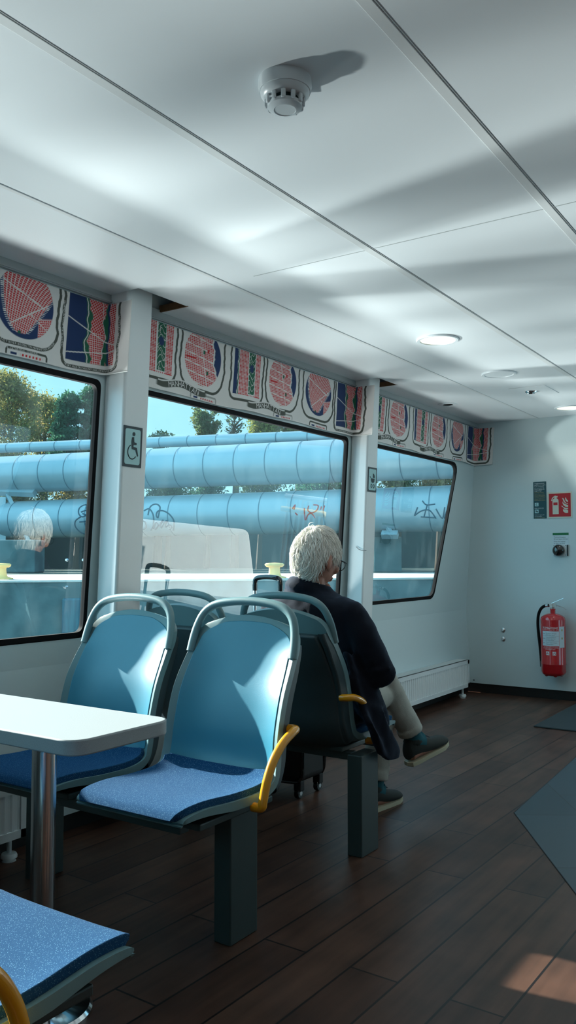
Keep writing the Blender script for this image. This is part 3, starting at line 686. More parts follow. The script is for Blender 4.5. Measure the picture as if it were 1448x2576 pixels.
# ------------------------------------------------------------------ table
t = empty('table', (0, 0, 0), label='narrow white table with a steel pole in front of the window', cat='table')
tp = round_poly([(-2.69, 1.262), (-1.408, 1.262), (-1.408, 1.582), (-2.69, 1.582)], [.005, .055, .055, .005])
mb = MB().prism(tp, lambda a, b, h: Vector((a, b, .684+h)), .036); mb.build('tabletop', 'table', t, smooth=True, bevel=.004, seg=2, ang=50)
px0 = Z = None
pc = on_y(112, 1877, 1.42); 
pole = MB().tube([(pc.x, 1.42, .0), (pc.x, 1.42, .684)], .030, 40); pole.build('pole', 'steel', t, True, ang=50)
MB().lathe([(.125, 0), (.125, .008), (.118, .016), (.05, .022), (.034, .03), (.0, .03)], (pc.x, 1.42, 0), 48).build('foot_plate', 'chrome', t, True)
MB().lathe([(.07, .676), (.07, .684)], (pc.x, 1.42, 0), 32).build('top_flange', 'steel', t)
mb = MB().box((-2.69, 1.30, .655), (-2.60, 1.54, .684)); mb.build('wall_bracket', 'tableedge', t, bevel=.003); recentre(t, (pc.x, 1.42, 0))
# ------------------------------------------------------------------ suitcase
cx, cy = -2.345, 3.385
t = empty('suitcase', (cx, cy, 0), label='black wheeled suitcase with its pull handle raised, beside the man', cat='suitcase')
MB().box((-.205, -.115, .075), (.205, .11, .60)).build('body', 'case', t, smooth=True, bevel=.035, seg=5)
for x in (-.075, .075): MB().tube([(x, -.09, .55), (x, -.09, .985)], .0085, 12).build('handle_tube', 'alu', t, True)
for x in (-.075, .075): MB().box((x-.011, -.100, .58), (x+.011, -.080, .70)).build('tube_sleeve', 'case', t, bevel=.002)
MB().tube(cr([(-.075, -.09, .955), (-.075, -.09, .995), (-.068, -.09, 1.012), (-.045, -.09, 1.019), (0, -.09, 1.022), (.045, -.09, 1.019), (.068, -.09, 1.012), (.075, -.09, .995), (.075, -.09, .955)], 5), .012, 12).build('pull_handle', 'blackgloss', t, True)
MB().box((-.13, -.122, .28), (.13, -.112, .54)).build('front_pocket', 'case', t, bevel=.012)
for y in (-.10, .095): MB().tube(cr([(.202, y, .55), (.206, y, .3), (.204, y, .14), (.19, y, .09), (.16, y, .075), (0, y, .07), (-.16, y, .075), (-.2, y, .12)], 6), .008, 8).build('corner_guard', 'blackgloss', t, True)
for x in (-.165, .175):
    for y in (-.085, .08):
        w = tag(MB().tube([(x-.012, y, .026), (x+.012, y, .026)], .025, 24).build('wheel', 'blackgloss', t, True, bevel=.004))
        MB().tube([(x-.014, y, .026), (x+.014, y, .026)], .010, 14).build('hub', 'alu', w, True)
        MB().box((x-.020, y-.016, .035), (x+.020, y+.02, .085)).build('wheel_fork', 'case', w, bevel=.006)
# ------------------------------------------------------------------ printed blinds
RED, NAVY, GRN, CLO, INK_ = [np.array(c) for c in ((.62, .02, .025), (.008, .035, .13), (.012, .13, .07), (.80, .78, .76), (.075, .085, .07))]
def sst(e0, e1, x): t = np.clip((x-e0)/(e1-e0), 0, 1); return t*t*(3-2*t)
def mixc(c, k, m): return c*(1-m[..., None]) + k*m[..., None]
def grid_mask(u, v, pu, pv, wu, wv, sk=0.0):
    """1 on blocks, 0 on streets"""
    a = np.abs(((u+sk*v)/pu) % 1-.5)*pu; b = np.abs((v/pv) % 1-.5)*pv
    return sst(wu*.18, wu*.50, pu/2-a)*sst(wv*.16, wv*.50, pv/2-b)
def inside(d, s=.0015): return sst(s, -s, d)
def wob(x, k, s=0): return np.sin(x*k+s)+.5*np.sin(x*k*2.3+1.7+s)+.25*np.sin(x*k*5.1+s*2)
def print_col(U, V, motifs):
    C = np.ones(U.shape+(3,))*CLO
    for kind, a, b in motifs:
        u = (U-a)/(b-a); w = b-a; m_ = U[0, 0]*0
        if kind in ('O1', 'O2'):
            cu, cv, ru, rv = (a+b)/2, 2.088, w/2, .137 if kind == 'O1' else .134
            q = ((U-cu)/ru)**2+((V-cv)/rv)**2; d = (np.sqrt(q)-1)*min(ru, rv); msk = inside(d)
            if kind == 'O1':
                C = mixc(C, RED*np.ones_like(C), msk*np.maximum(grid_mask(U, V, .0135, .0078, .0034, .0034), ((np.abs(V-2.075) < .004) & (u > .05) & (u < .3))*1.))
                av = inside(np.abs(((V-2.0)/.046) % 1-.5)*.046-.0) ; C = mixc(C, CLO*np.ones_like(C), msk*sst(.003, .0015, np.abs(((V-1.95+.03*u)/.043) % 1-.5)*.043))
                C = mixc(C, CLO*np.ones_like(C), msk*sst(.003, .0015, np.abs(U-(cu+.0-.28*(V-cv)))))
                for (uu, vv, cc) in ((.52, 2.115, GRN), (.63, 2.125, RED), (.63, 2.02, GRN), (.9, 2.055, RED)):
                    C = mixc(C, cc*np.ones_like(C), ((np.abs(u-uu) < .028) & (np.abs(V-vv) < .009))*1.)
                riv = .80+.05*(cv-V)/.13+.02*wob(V, 60)+.10*(V-cv < .0)*((cv-V)/.13)
                C = mixc(C, CLO*np.ones_like(C), msk*sst(-.03, 0, u-riv)); C = mixc(C, NAVY*np.ones_like(C), msk*sst(-.012, .012, u-riv-.02))
            else:
                C = mixc(C, NAVY*np.ones_like(C), msk)
                # island tapering to a point, piers along its shore
                t = (V-1.955)/.27; left = .13+.34*np.exp(-t*5.0)-.04*t; right = .46+.75*np.maximum(t,0)**.9
                pier = .05*(np.sin(V*900) > .2)
                isl = sst(-.01, .01, u-left)*sst(-.01, .01, right-u)*sst(.055, .075, t)
                isl2 = sst(-.01, .01, u-left+pier)*sst(-.01, .01, right+pier-u)*sst(.06, .075, t)
                C = mixc(C, CLO*np.ones_like(C), msk*isl2); sk = U+.35*V
                C = mixc(C, RED*np.ones_like(C), msk*isl*grid_mask(U-.18*(V-2)*(1+4*(u-.4)), V+.25*U, .0098, .0085, .0032, .0028))
                C = mixc(C, CLO*np.ones_like(C), msk*isl*np.maximum(sst(.0035, .0018, np.abs((V-2.04)-(U-cu)*.6)), sst(.0035, .0018, np.abs((V-2.12)+(U-cu)*.35))))
                C = mixc(C, GRN*np.ones_like(C), msk*sst(.03, .02, np.abs(u-.42))*sst(.025, .02, np.abs(t-.075)))
                br = sst(-.01, .01, u-.74-.25*np.maximum(0, .06-np.abs(V-2.0))*8*0)*sst(.0, .01, 2.045-V+.06*(u-.7))*sst(.0, .01, V-1.96)
                C = mixc(C, CLO*np.ones_like(C), msk*br); C = mixc(C, RED*np.ones_like(C), msk*br*grid_mask(U+.2*V, V-.2*U, .0100, .0085, .003, .0028))
                C = mixc(C, CLO*np.ones_like(C), msk*sst(.002, .001, np.abs((V-2.055)+.55*(U-cu-.02)))*(u > .55))
        else:
            z0 = 1.958 if kind == 'P' else 1.922
            msk = inside(np.maximum(np.maximum(a-U, U-b), z0-V), .001)
            if kind == 'P':
                C = mixc(C, NAVY*np.ones_like(C), msk*sst(.13+.012*1, .12, u+.008*wob(V, 90)))
                C = mixc(C, GRN*np.ones_like(C), msk*sst(.006, .0, np.abs(u-.155+.01*wob(V, 70))-.012))
                r1 = ((u > .19) & (u < .52)) | ((u > .80) & (u < .99))
                C = mixc(C, RED*np.ones_like(C), msk*r1*grid_mask(U, V, .0130, .0072, .0034, .0028))
                pk = ((u > .555) & (u < .78) & (V > z0+.012))*1.
                C = mixc(C, GRN*np.ones_like(C), msk*pk)
                C = mixc(C, CLO*.9*np.ones_like(C), msk*pk*np.maximum(sst(.0022, .001, np.abs(((V+.012*np.sin(U*120))/.031) % 1-.5)*.031), sst(.0022, .001, np.abs(U-(a+.67*w)-.018*np.sin(V*75)-.006*np.sin(V*190)))))
                C = mixc(C, NAVY*np.ones_like(C), msk*pk*inside((np.sqrt(((u-.66)/.075)**2+((V-2.105)/.021)**2)-1)*.01))
                C = mixc(C, RED*np.ones_like(C), msk*(V < z0+.008)*(u > .5)*sst(.2, .4, np.abs((U/.013) % 1-.5)))
            else:
                C = mixc(C, NAVY*np.ones_like(C), msk)
                sh = .36+.03*wob(V, 28)+.10*np.clip((2.0-V)/.1, 0, 1)+.03*np.clip((V-2.1)/.1, 0, 1)
                C = mixc(C, GRN*np.ones_like(C), msk*sst(-.01, .01, u-sh)); C = mixc(C, CLO*np.ones_like(C), msk*sst(.012, .006, np.abs(u-sh-.03)))
                blk = sst(-.01, .01, u-sh-.10-.03*wob(V, 45, 1))*sst(.01, -.01, u-.80+.02*wob(V, 50, 2))
                up = V > 2.055
                g = np.where(up, grid_mask(U+.8*V, V-.8*U, .0150, .0125, .003, .003), grid_mask(U+.1*V, V, .0118, .0082, .0032, .0028))
                C = mixc(C, CLO*np.ones_like(C), msk*blk); C = mixc(C, RED*np.ones_like(C), msk*blk*g)
                C = mixc(C, GRN*np.ones_like(C), msk*sst(.05, .04, np.abs(u-.80+.03*wob(V, 30)))*(V < 2.12)); C = mixc(C, CLO*np.ones_like(C), msk*sst(.008, .004, np.abs(u-.76+.03*wob(V, 30))))
                e2 = sst(-.01, .01, u-.875-.012*wob(V, 40)); C = mixc(C, NAVY*np.ones_like(C), msk*sst(.03, .02, np.abs(u-.865-.012*wob(V, 40))))
                C = mixc(C, CLO*np.ones_like(C), msk*e2); C = mixc(C, RED*np.ones_like(C), msk*e2*grid_mask(U+.3*V, V-.2*U, .0125, .0095, .003, .003))
                for zz, k in ((1.952, .12), (2.095, -.35)): C = mixc(C, CLO*np.ones_like(C), msk*sst(.003, .0015, np.abs(V-zz-k*(U-a))))
        # ribbon of lettering round every motif
        g_ = .026 if kind[0] == 'O' else .024
        z1 = 1.955 if kind[0] == 'O' else (1.958 if kind == 'P' else 1.922)
        cu, hw = (a+b)/2, (b-a)/2+g_; zb = max(z1-.026, 1.905) if kind != 'R' else 1.898
        rr = .09 if kind[0] == 'O' else .045
        wv_ = .0035*wob(V, 35, a*9)
        qx = np.abs(U-cu)+wv_-(hw-rr); qy = (zb+rr)-V
        d = np.sqrt(np.maximum(qx, 0)**2+np.maximum(qy, 0)**2)+np.minimum(np.maximum(qx, qy), 0)-rr
        C = mixc(C, INK_*np.ones_like(C), sst(.0072, .0058, np.abs(d)))
    # banner between a park panel and the oval that follows it
    for i in range(len(motifs)-1):
        k0, a0, b0 = motifs[i]; k1, a1, b1 = motifs[i+1]
        if k0 == 'P' and k1 == 'O1':
            cu = (b0+a1)/2+.035; x = U-cu
            d = np.abs(V-(1.922+.010*np.cos(x*22)))-(.0150-.05*np.maximum(0, np.abs(x)-.11)); 
            C = mixc(C, CLO*np.ones_like(C), sst(.008, .004, d)*(np.abs(x) < .17)); C = mixc(C, INK_*np.ones_like(C), inside(d)*sst(.19, .17, np.abs(x)))
    # tops of the next row of panels at the lower hem
    for kind, a, b in motifs:
        if kind in ('O1', 'O2'):
            cu = (a+b)/2+.02; hw = .085
            d = np.abs(np.sqrt(np.maximum(np.abs(U-cu)-hw, 0)**2+np.maximum(V-1.900, 0)**2)-.010)
            C = mixc(C, INK_*np.ones_like(C), sst(.005, .0035, d)*(V < 1.915)*(np.abs(U-cu) < hw+.02)*(.6 if kind == 'O1' else 1))
            h = ((V < 1.8965) & (V > 1.887))*(np.abs(U-cu) < hw-.01)*1.
            C = mixc(C, RED*np.ones_like(C), h*(U > cu-.03)*sst(.2, .3, np.abs((U/.016) % 1-.5))); C = mixc(C, NAVY*np.ones_like(C), h*(U < cu-.045))
    return C
def blind(y0, corner, uend, mode, motifs, label, x_wrap, lettering):
    """hangs on the leaning wall from y0 to the corner, then folds round it"""
    z0, z1 = 1.884, 2.188
    du = .0022; nu = int((uend-y0)/du); nv = int((z1-z0)/.0022)
    u = np.linspace(y0, uend, nu); v = np.linspace(z0, z1, nv); U, V = np.meshgrid(u, v, indexing='ij')
    gap = .011
    r_ = .014
    def place(U, V, e=0.0):
        wall = np.array(-2.715+(V-.68)*.0703)
        wv = .0035*np.sin(U*7+1.3)+.0022*np.sin(U*19+V*9)
        sag = .004*np.sin(U*5.1+.7)+.0025*np.sin(U*13)
        o = gap+wv*(.3+ (z1-V)/(z1-z0))+e
        Xw = wall+o; s = U-(corner-r_-gap)
        Y = np.where(s < 0, U, np.where(s < r_*1.57, corner-r_-gap+r_*np.sin(np.clip(s/r_, 0, 1.57)), corner-gap-wv*.6-e))
        X = np.where(s < 0, Xw, np.where(s < r_*1.57, Xw+r_*(1-np.cos(np.clip(s/r_, 0, 1.57))), Xw+r_+(s-r_*1.57)))
        return X, Y, V+sag*((z1-V)/(z1-z0))
    X, Y, Zz = place(U, V); C = print_col(U, V, motifs)
    lum = .97+.03*np.sin(U*3); C = C*lum[..., None]
    co = np.stack([X, Y, Zz], -1).reshape(-1, 3)
    idx = np.arange(nu*nv).reshape(nu, nv); q = np.stack([idx[:-1, :-1], idx[1:, :-1], idx[1:, 1:], idx[:-1, 1:]], -1).reshape(-1, 4)
    me = bpy.data.meshes.new('printed_blind'); me.vertices.add(len(co)); me.vertices.foreach_set('co', co.ravel()); me.loops.add(q.size); me.loops.foreach_set('vertex_index', q.ravel())
    me.polygons.add(len(q)); me.polygons.foreach_set('loop_start', np.arange(0, q.size, 4)); me.polygons.foreach_set('loop_total', np.full(len(q), 4)); me.polygons.foreach_set('use_smooth', np.ones(len(q), bool))
    me.update(); ca = me.color_attributes.new('print', 'FLOAT_COLOR', 'POINT'); ca.data.foreach_set('color', np.concatenate([C.reshape(-1, 3), np.ones((len(co), 1))], 1).ravel())
    me.materials.append(M['cloth']); 
    t = empty('printed_blind', (wx(2.18), y0, 2.18), label=label, cat='blind', group='map-printed cloth blinds')
    o = bpy.data.objects.new('cloth', me); COL.objects.link(o); o.parent = t; o.location = -t.location
    so = o.modifiers.new('thick', 'SOLIDIFY'); so.thickness = .0012; so.offset = -1
    # hem piping along the free end and lower edge
    mb = MB(); hem = [place(np.array(uu), np.array(z0)) for uu in np.linspace(y0, uend, 160)]+[place(np.array(uend), np.array(z)) for z in np.linspace(z0, z1, 12)]
    mb.tube([[float(k) for k in p] for p in hem], .0022, 5); h = mb.build('hem', 'clothletter', t, True); h.location = -t.location
    mb = MB()
    def fn(a, b):
        x, y, z = place(np.array(a), np.array(b), .0012); return Vector((float(x), float(y), float(z)))
    for txt, size, path, adv in lettering: text_path(mb, txt, size, path, fn, adv=adv)
    if mb.v: h = mb.build('print_lettering', 'clothletter', t); h.location = -t.location
    return t
def arc(a, b, kind, n=40):
    """lower U of the ribbon round a motif, left side down, along, up"""
    g_ = .026 if kind[0] == 'O' else .024; z1 = 1.955 if kind[0] == 'O' else 1.922
    cu, hw = (a+b)/2, (b-a)/2+g_; zb = max(z1-.026, 1.905) if kind != 'R' else 1.898; rr = .09 if kind[0] == 'O' else .045
    P = [(cu-hw, z) for z in np.linspace(2.15, zb+rr, 12)]+[(cu-hw+rr-rr*math.cos(t), zb+rr-rr*math.sin(t)) for t in np.linspace(0, PI/2, 14)]
    P += [(x, zb) for x in np.linspace(cu-hw+rr, cu+hw-rr, 12)][1:]+[(cu+hw-rr+rr*math.sin(t), zb+rr-rr*math.cos(t)) for t in np.linspace(0, PI/2, 14)][1:]+[(cu+hw, z) for z in np.linspace(zb+rr, 2.16, 12)][1:]
    return P
b1m = [('P', .68, .905), ('O1', .98, 1.24), ('P', 1.31, 1.53), ('O1', 1.60, 1.86), ('O2', 1.925, 2.198), ('R', 2.274, 2.525)]
def shift(P, d): return [(a, b+d) for a, b in P]
def mh(motifs):
    o = []
    for i in range(len(motifs)-1):
        k0, a0, b0 = motifs[i]; k1, a1, b1 = motifs[i+1]
        if k0 == 'P' and k1 == 'O1':
            cu = (b0+a1)/2+.035; o.append(('MANHATTAN', .037, [(cu+x, 1.922+.010*math.cos(x*22)) for x in np.linspace(-.100, .13, 20)], .68))
    return o
Rp = arc(2.274, 2.525, 'R'); Op = arc(1.925, 2.198, 'O2')
blind(.60, P1[0], P1[0]+.118, 0, b1m, 'map-printed cloth blind over the left window, folded onto the pillar', -2.5,
      [('WASHINGTON BRIDGE·THE CLOISTERS·', .0105, Rp[::1], .62), ('HENRY HUDSON PARKWAY·HARLEM RIVER·WASHINGTON BRIDGE·NEW YORK UNIVERSITY', .0115, Rp[20:], .66),
       ('HUDSON RIVER·BATTERY PARK·EAST RIVER·BROOKLYN·MANHATTAN BRIDGE', .0118, Op[4:], .68), ('DRIVE·CATHEDRAL·CENTRAL PARK·EAST', .0115, [(1.96+.005*i, 1.9085-(.00002*i*i if i > 35 else 0)) for i in range(48)], .70)]+mh(b1m))
b2m = [('P', 2.66, 2.90), ('O1', 2.982, 3.259), ('P', 3.363, 3.591), ('O1', 3.669, 3.941), ('O2', 4.038, 4.32), ('R', 4.39, 4.647)]
blind(P1[1]+.012, P2[0], P2[0]+.128, 0, b2m, 'map-printed cloth blind over the middle window, behind the man', -2.5, mh(b2m)+[('HENRY HUDSON PARKWAY·HARLEM RIVER', .0105, arc(4.39, 4.647, 'R')[20:], .64)])
b3m = [('P', 4.80, 5.02), ('O1', 5.105, 5.365), ('P', 5.482, 5.698), ('O1', 5.787, 6.034), ('O2', 6.146, 6.389), ('R', 6.486, 6.76)]
blind(P2[1]+.012, YE, YE+.135, 0, b3m, 'map-printed cloth blind over the front window, folded onto the end wall', -2.48, mh(b3m))
# ------------------------------------------------------------------ seated man
HC = Vector((-1.812, 2.885, 1.112)); HR = (Matrix.Rotation(-.22, 3, 'Z') @ Matrix.Rotation(-.26, 3, 'X'))
def hd(x, y, z): return HC + HR @ Vector((x, y, z))
body = MB()
# skull, face, jaw
def head_pt(t, a):
    s = math.sin(t); x = .076*s*math.cos(a); y = .097*s*math.sin(a); z = .118*math.cos(t)
    f = max(0, math.sin(a))*s; low = max(0, -math.cos(t))
    x *= 1-.30*low*low*(.4+.6*f); y *= 1-.04*low
    if math.sin(a) < 0: y *= 1-.22*low        # nape
    else: y += .012*low*f                     # chin forward
    z -= .006*f*low
    return (x, y, z)
V = []; F = []; nh, mh_ = 36, 26
for i in range(mh_+1):
    for j in range(nh): V.append(hd(*head_pt(PI*i/mh_, 2*PI*j/nh)))
for i in range(mh_):
    for j in range(nh): F.append((i*nh+j, (i+1)*nh+j, (i+1)*nh+(j+1) % nh, i*nh+(j+1) % nh))
body.add(V, F)
body.ell(hd(0, .100, -.022), (.012, .020, .020), HR, 14, 10); body.tube([hd(0, .094, .012), hd(0, .106, -.018)], [.007, .010], 10)       # nose
body.ell(hd(0, .090, .022), (.05, .014, .010), HR, 16, 8)                                                                              # brow
body.ell(hd(0, .094, -.058), (.024, .010, .006), HR, 14, 8); body.ell(hd(0, .092, -.068), (.020, .010, .006), HR, 14, 8)                # lips
body.ell(hd(0, .088, -.096), (.020, .016, .014), HR, 14, 8)                                                                            # chin
for sx in (-1, 1):
    R = HR @ Matrix.Rotation(sx*.35, 3, 'Z')
    body.ell(hd(sx*.086, -.006, -.018), (.009, .020, .035), R, 16, 12); body.ell(hd(sx*.084, -.004, -.044), (.006, .010, .012), R, 12, 8)
    body.tube([hd(sx*.088, -.018+.022*math.sin(k*.5)*.9, .014-.006*k) for k in range(8)], .0035, 6)
    body.ell(hd(sx*.045, .070, -.028), (.022, .018, .020), HR, 12, 8)
body.tube([hd(0, -.012, -.075), Vector((-1.826, 2.868, 1.0)), Vector((-1.828, 2.868, .94))], [.058, .057, .075], 20)
# torso and limbs under the clothes
body.tube([(-1.828, 2.872, .96), (-1.828, 2.868, .88), (-1.825, 2.895, .74), (-1.818, 2.935, .58), (-1.815, 2.95, .50)], [.07, .12, .105, .11, .12], 24, sx=1)
SH = {1: Vector((-1.650, 2.868, .895)), -1: Vector((-1.992, 2.856, .892))}
EL = {1: Vector((-1.533, 2.915, .675)), -1: Vector((-2.10, 2.95, .690))}
WR_ = {1: Vector((-1.690, 3.125, .668)), -1: Vector((-1.95, 3.15, .672))}
def hand(mb, w, d, up, side):
    """w wrist, d pointing direction, up = back of hand; side +1 right hand"""
    d = d.normalized(); up = (up-d*up.dot(d)).normalized(); r = d.cross(up)
    P = lambda a, b, c: w + d*a + r*b + up*c
    mb.tube([P(-.02, 0, 0), P(.02, 0, 0), P(.055, 0, .004), P(.088, 0, 0)], [.025, .032, .040, .037], 14, sx=.42)
    for i, (b, L) in enumerate(((-.030, .066), (-.010, .074), (.011, .069), (.030, .054))):
        b *= side
        mb.tube([P(.07, b, .002), P(.088+L*.35, b*1.08, .003), P(.088+L*.68, b*1.12, -.012), P(.088+L*.92, b*1.12, -.030)], [.0098, .0092, .0085, .0068], 10)
    mb.tube([P(.012, -.026*side, -.004), P(.035, -.046*side, -.010), P(.060, -.054*side, -.016), P(.082, -.050*side, -.022)], [.0125, .0115, .0105, .0080], 10)
for s in (1, -1):
    body.tube([SH[s], SH[s].lerp(EL[s], .5), EL[s], EL[s].lerp(WR_[s], .35), WR_[s]], [.052, .046, .040, .039, .026], 16)
    dr = (WR_[s]-EL[s]); dr.z = -.02
    hand(body, WR_[s]+dr.normalized()*.015, dr, Vector((.15*s, -.1, 1)), s)
HP = {1: Vector((-1.730, 2.96, .525)), -1: Vector((-1.895, 2.96, .535))}
KN = {1: Vector((-1.770, 3.375, .500)), -1: Vector((-1.755, 3.34, .580))}
AN = {1: Vector((-1.800, 3.345, .100)), -1: Vector((-1.668, 3.485, .300))}
for s in (1, -1):
    body.tube([HP[s], HP[s].lerp(KN[s], .5), KN[s], KN[s].lerp(AN[s], .3), AN[s]], [.078, .066, .052, .047, .033], 16)
FD = {1: Vector((.06, .99, -.02)).normalized(), -1: Vector((.22, .95, .20)).normalized()}
FU = {}
for s in (1, -1):
    FU[s] = (Vector((0, 0, 1)) - FD[s]*FD[s].z).normalized()
def foot_pts(s, L): return [AN[s]+FD[s]*a+FU[s]*b for a, b in L]
for s in (1, -1): body.tube(foot_pts(s, [(-.05, -.055), (0, -.045), (.08, -.06), (.16, -.075)]), [.03, .036, .034, .025], 12)
o = body.build('person', 'skin', None, True)
rm = o.modifiers.new('union', 'REMESH'); rm.mode = 'VOXEL'; rm.voxel_size = .0048; rm.use_smooth_shade = True
sm = o.modifiers.new('soften', 'SMOOTH'); sm.factor = .5; sm.iterations = 3
man = tag(o, 'white-haired person in a dark jacket and pale trousers, seated, back to the camera', 'person')
# jacket
jk = MB()
R_j = [(.455, -1.812, 2.975, .175, .120), (.52, -1.812, 2.955, .190, .135), (.62, -1.818, 2.925, .190, .135), (.74, -1.825, 2.892, .190, .130), (.83, -1.829, 2.872, .200, .128), (.89, -1.830, 2.864, .205, .115),
       (.93, -1.830, 2.862, .186, .100), (.957, -1.830, 2.862, .145, .088), (.98, -1.829, 2.862, .105, .078), (1.0, -1.828, 2.864, .080, .074)]
V = []; F = []; n = 40; RR = cr(R_j, 3)
for z, cx_, cy_, rx, ry in RR:
    for j in range(n):
        a = 2*PI*j/n; c, s = math.cos(a), math.sin(a); e = .86
        V.append(Vector((cx_+rx*math.copysign(abs(c)**e, c), cy_+ry*math.copysign(abs(s)**e, s), z)))
for i in range(len(RR)-1):
    for j in range(n): F.append((i*n+j, i*n+(j+1) % n, (i+1)*n+(j+1) % n, (i+1)*n+j))
F += [tuple(range(n))[::-1], tuple((len(RR)-1)*n+j for j in range(n))]
jk.add(V, F)
# collar
P = [Vector((-1.832+.070*math.cos(a), 2.872+.070*math.sin(a), 1.004+(.020*-math.sin(a) if math.sin(a) < 0 else -.045*math.sin(a))-.014*math.cos(a))) for a in [2*PI*k/28 for k in range(28)]]
jk.tube(P, .016, 10, closed=True)
P = [p+Vector(((p.x+1.828)*.22, (p.y-2.872)*.2, -.022)) for p in P]; jk.tube(P, .017, 10, closed=True)
for s in (1, -1):
    a, b, c = SH[s], EL[s], WR_[s]
    sp = a + Vector((-.05*s, 0, .016))
    jk.tube([sp, a+Vector((0, 0, .0)), a.lerp(b, .35)+Vector((.012*s, -.004, 0)), a.lerp(b, .75), b+Vector((.006*s, -.012, -.004)), b.lerp(c, .4), c.lerp(b, .12)], [.060, .066, .063, .060, .058, .055, .046], 20)
    # folds at the elbow
    for k in (.0, .10, -.10):
        m_ = b + (a-b).normalized()*(.05+k*.4); jk.tube([m_+Vector((.05*s, -.02, .01)), m_+Vector((.01*s, -.058, 0)), m_+Vector((-.04*s, -.045, -.01))], .010, 8)
# coat tail hanging over the aisle side of the seat
T = []
for (u, v, X) in ((868, 1640, -1.62), (905, 1765, -1.575), (925, 1815, -1.525), (945, 1850, -1.520), (955, 1898, -1.515), (975, 1916, -1.512), (1000, 1908, -1.508), (1004, 1885, -1.508), (985, 1845, -1.512), (962, 1790, -1.525), (955, 1735, -1.57), (945, 1690, -1.63)):
    T.append(on_x(u, v, X))
n = len(T); nrm = Vector((1, 0, 0)); c0 = sum(T, Vector())/n
jk.add([p+nrm*.013 for p in T]+[p-nrm*.017 for p in T], [tuple(range(n)), tuple(range(n, 2*n))[::-1]]+[(i, n+i, n+(i+1) % n, (i+1) % n) for i in range(n)])
jk.tube([(-1.66, 2.84, .66), (-1.60, 2.90, .58), (-1.575, 2.95, .50), (-1.545, 2.98, .45)], [.07, .065, .05, .02], 12)
jk.tube([(-1.97, 2.84, .66), (-2.01, 2.92, .55), (-2.02, 2.98, .47)], [.06, .05, .03], 12)
o = jk.build('jacket', 'jacket', man, True)
rm = o.modifiers.new('union', 'REMESH'); rm.mode = 'VOXEL'; rm.voxel_size = .009; rm.use_smooth_shade = True
sm = o.modifiers.new('soften', 'SMOOTH'); sm.factor = .6; sm.iterations = 6
tx = bpy.data.textures.new('cloth_folds', 'CLOUDS'); tx.noise_scale = .09
dm = o.modifiers.new('folds', 'DISPLACE'); dm.texture = tx; dm.strength = .014; dm.mid_level = .5; dm.texture_coords = 'LOCAL'
# trousers
tr = MB()
tr.tube([(-1.815, 2.93, .56), (-1.815, 3.02, .52)], [.125, .12], 20, sx=.9)
for s in (1, -1):
    h, k, a = HP[s], KN[s], AN[s]; cuff = a.lerp(k, .10 if s == 1 else .12)
    tr.tube([h, h.lerp(k, .35), h.lerp(k, .75), k+Vector((0, .012, .006)), k.lerp(a, .22)+Vector((0, .006, 0)), k.lerp(a, .55), k.lerp(a, .78)+Vector((.004, .006, 0)), cuff], [.092, .086, .074, .064, .060, .058, .055, .057], 20)
    tr.tube([cuff.lerp(k, .10), cuff], [.060, .060], 20)
    for q in (.66, .72, .79): 
        m_ = k.lerp(a, q); tr.tube([m_+Vector((.045, -.02, .006)), m_+Vector((.056, .012, -.006)), m_+Vector((.028, .05, .004))], .008, 6)
o = tr.build('trousers', 'trouser', man, True)
rm = o.modifiers.new('union', 'REMESH'); rm.mode = 'VOXEL'; rm.voxel_size = .006; rm.use_smooth_shade = True
sm = o.modifiers.new('soften', 'SMOOTH'); sm.factor = .5; sm.iterations = 3
dm = o.modifiers.new('folds', 'DISPLACE'); dm.texture = tx; dm.strength = .010; dm.mid_level = .5; dm.texture_coords = 'LOCAL'
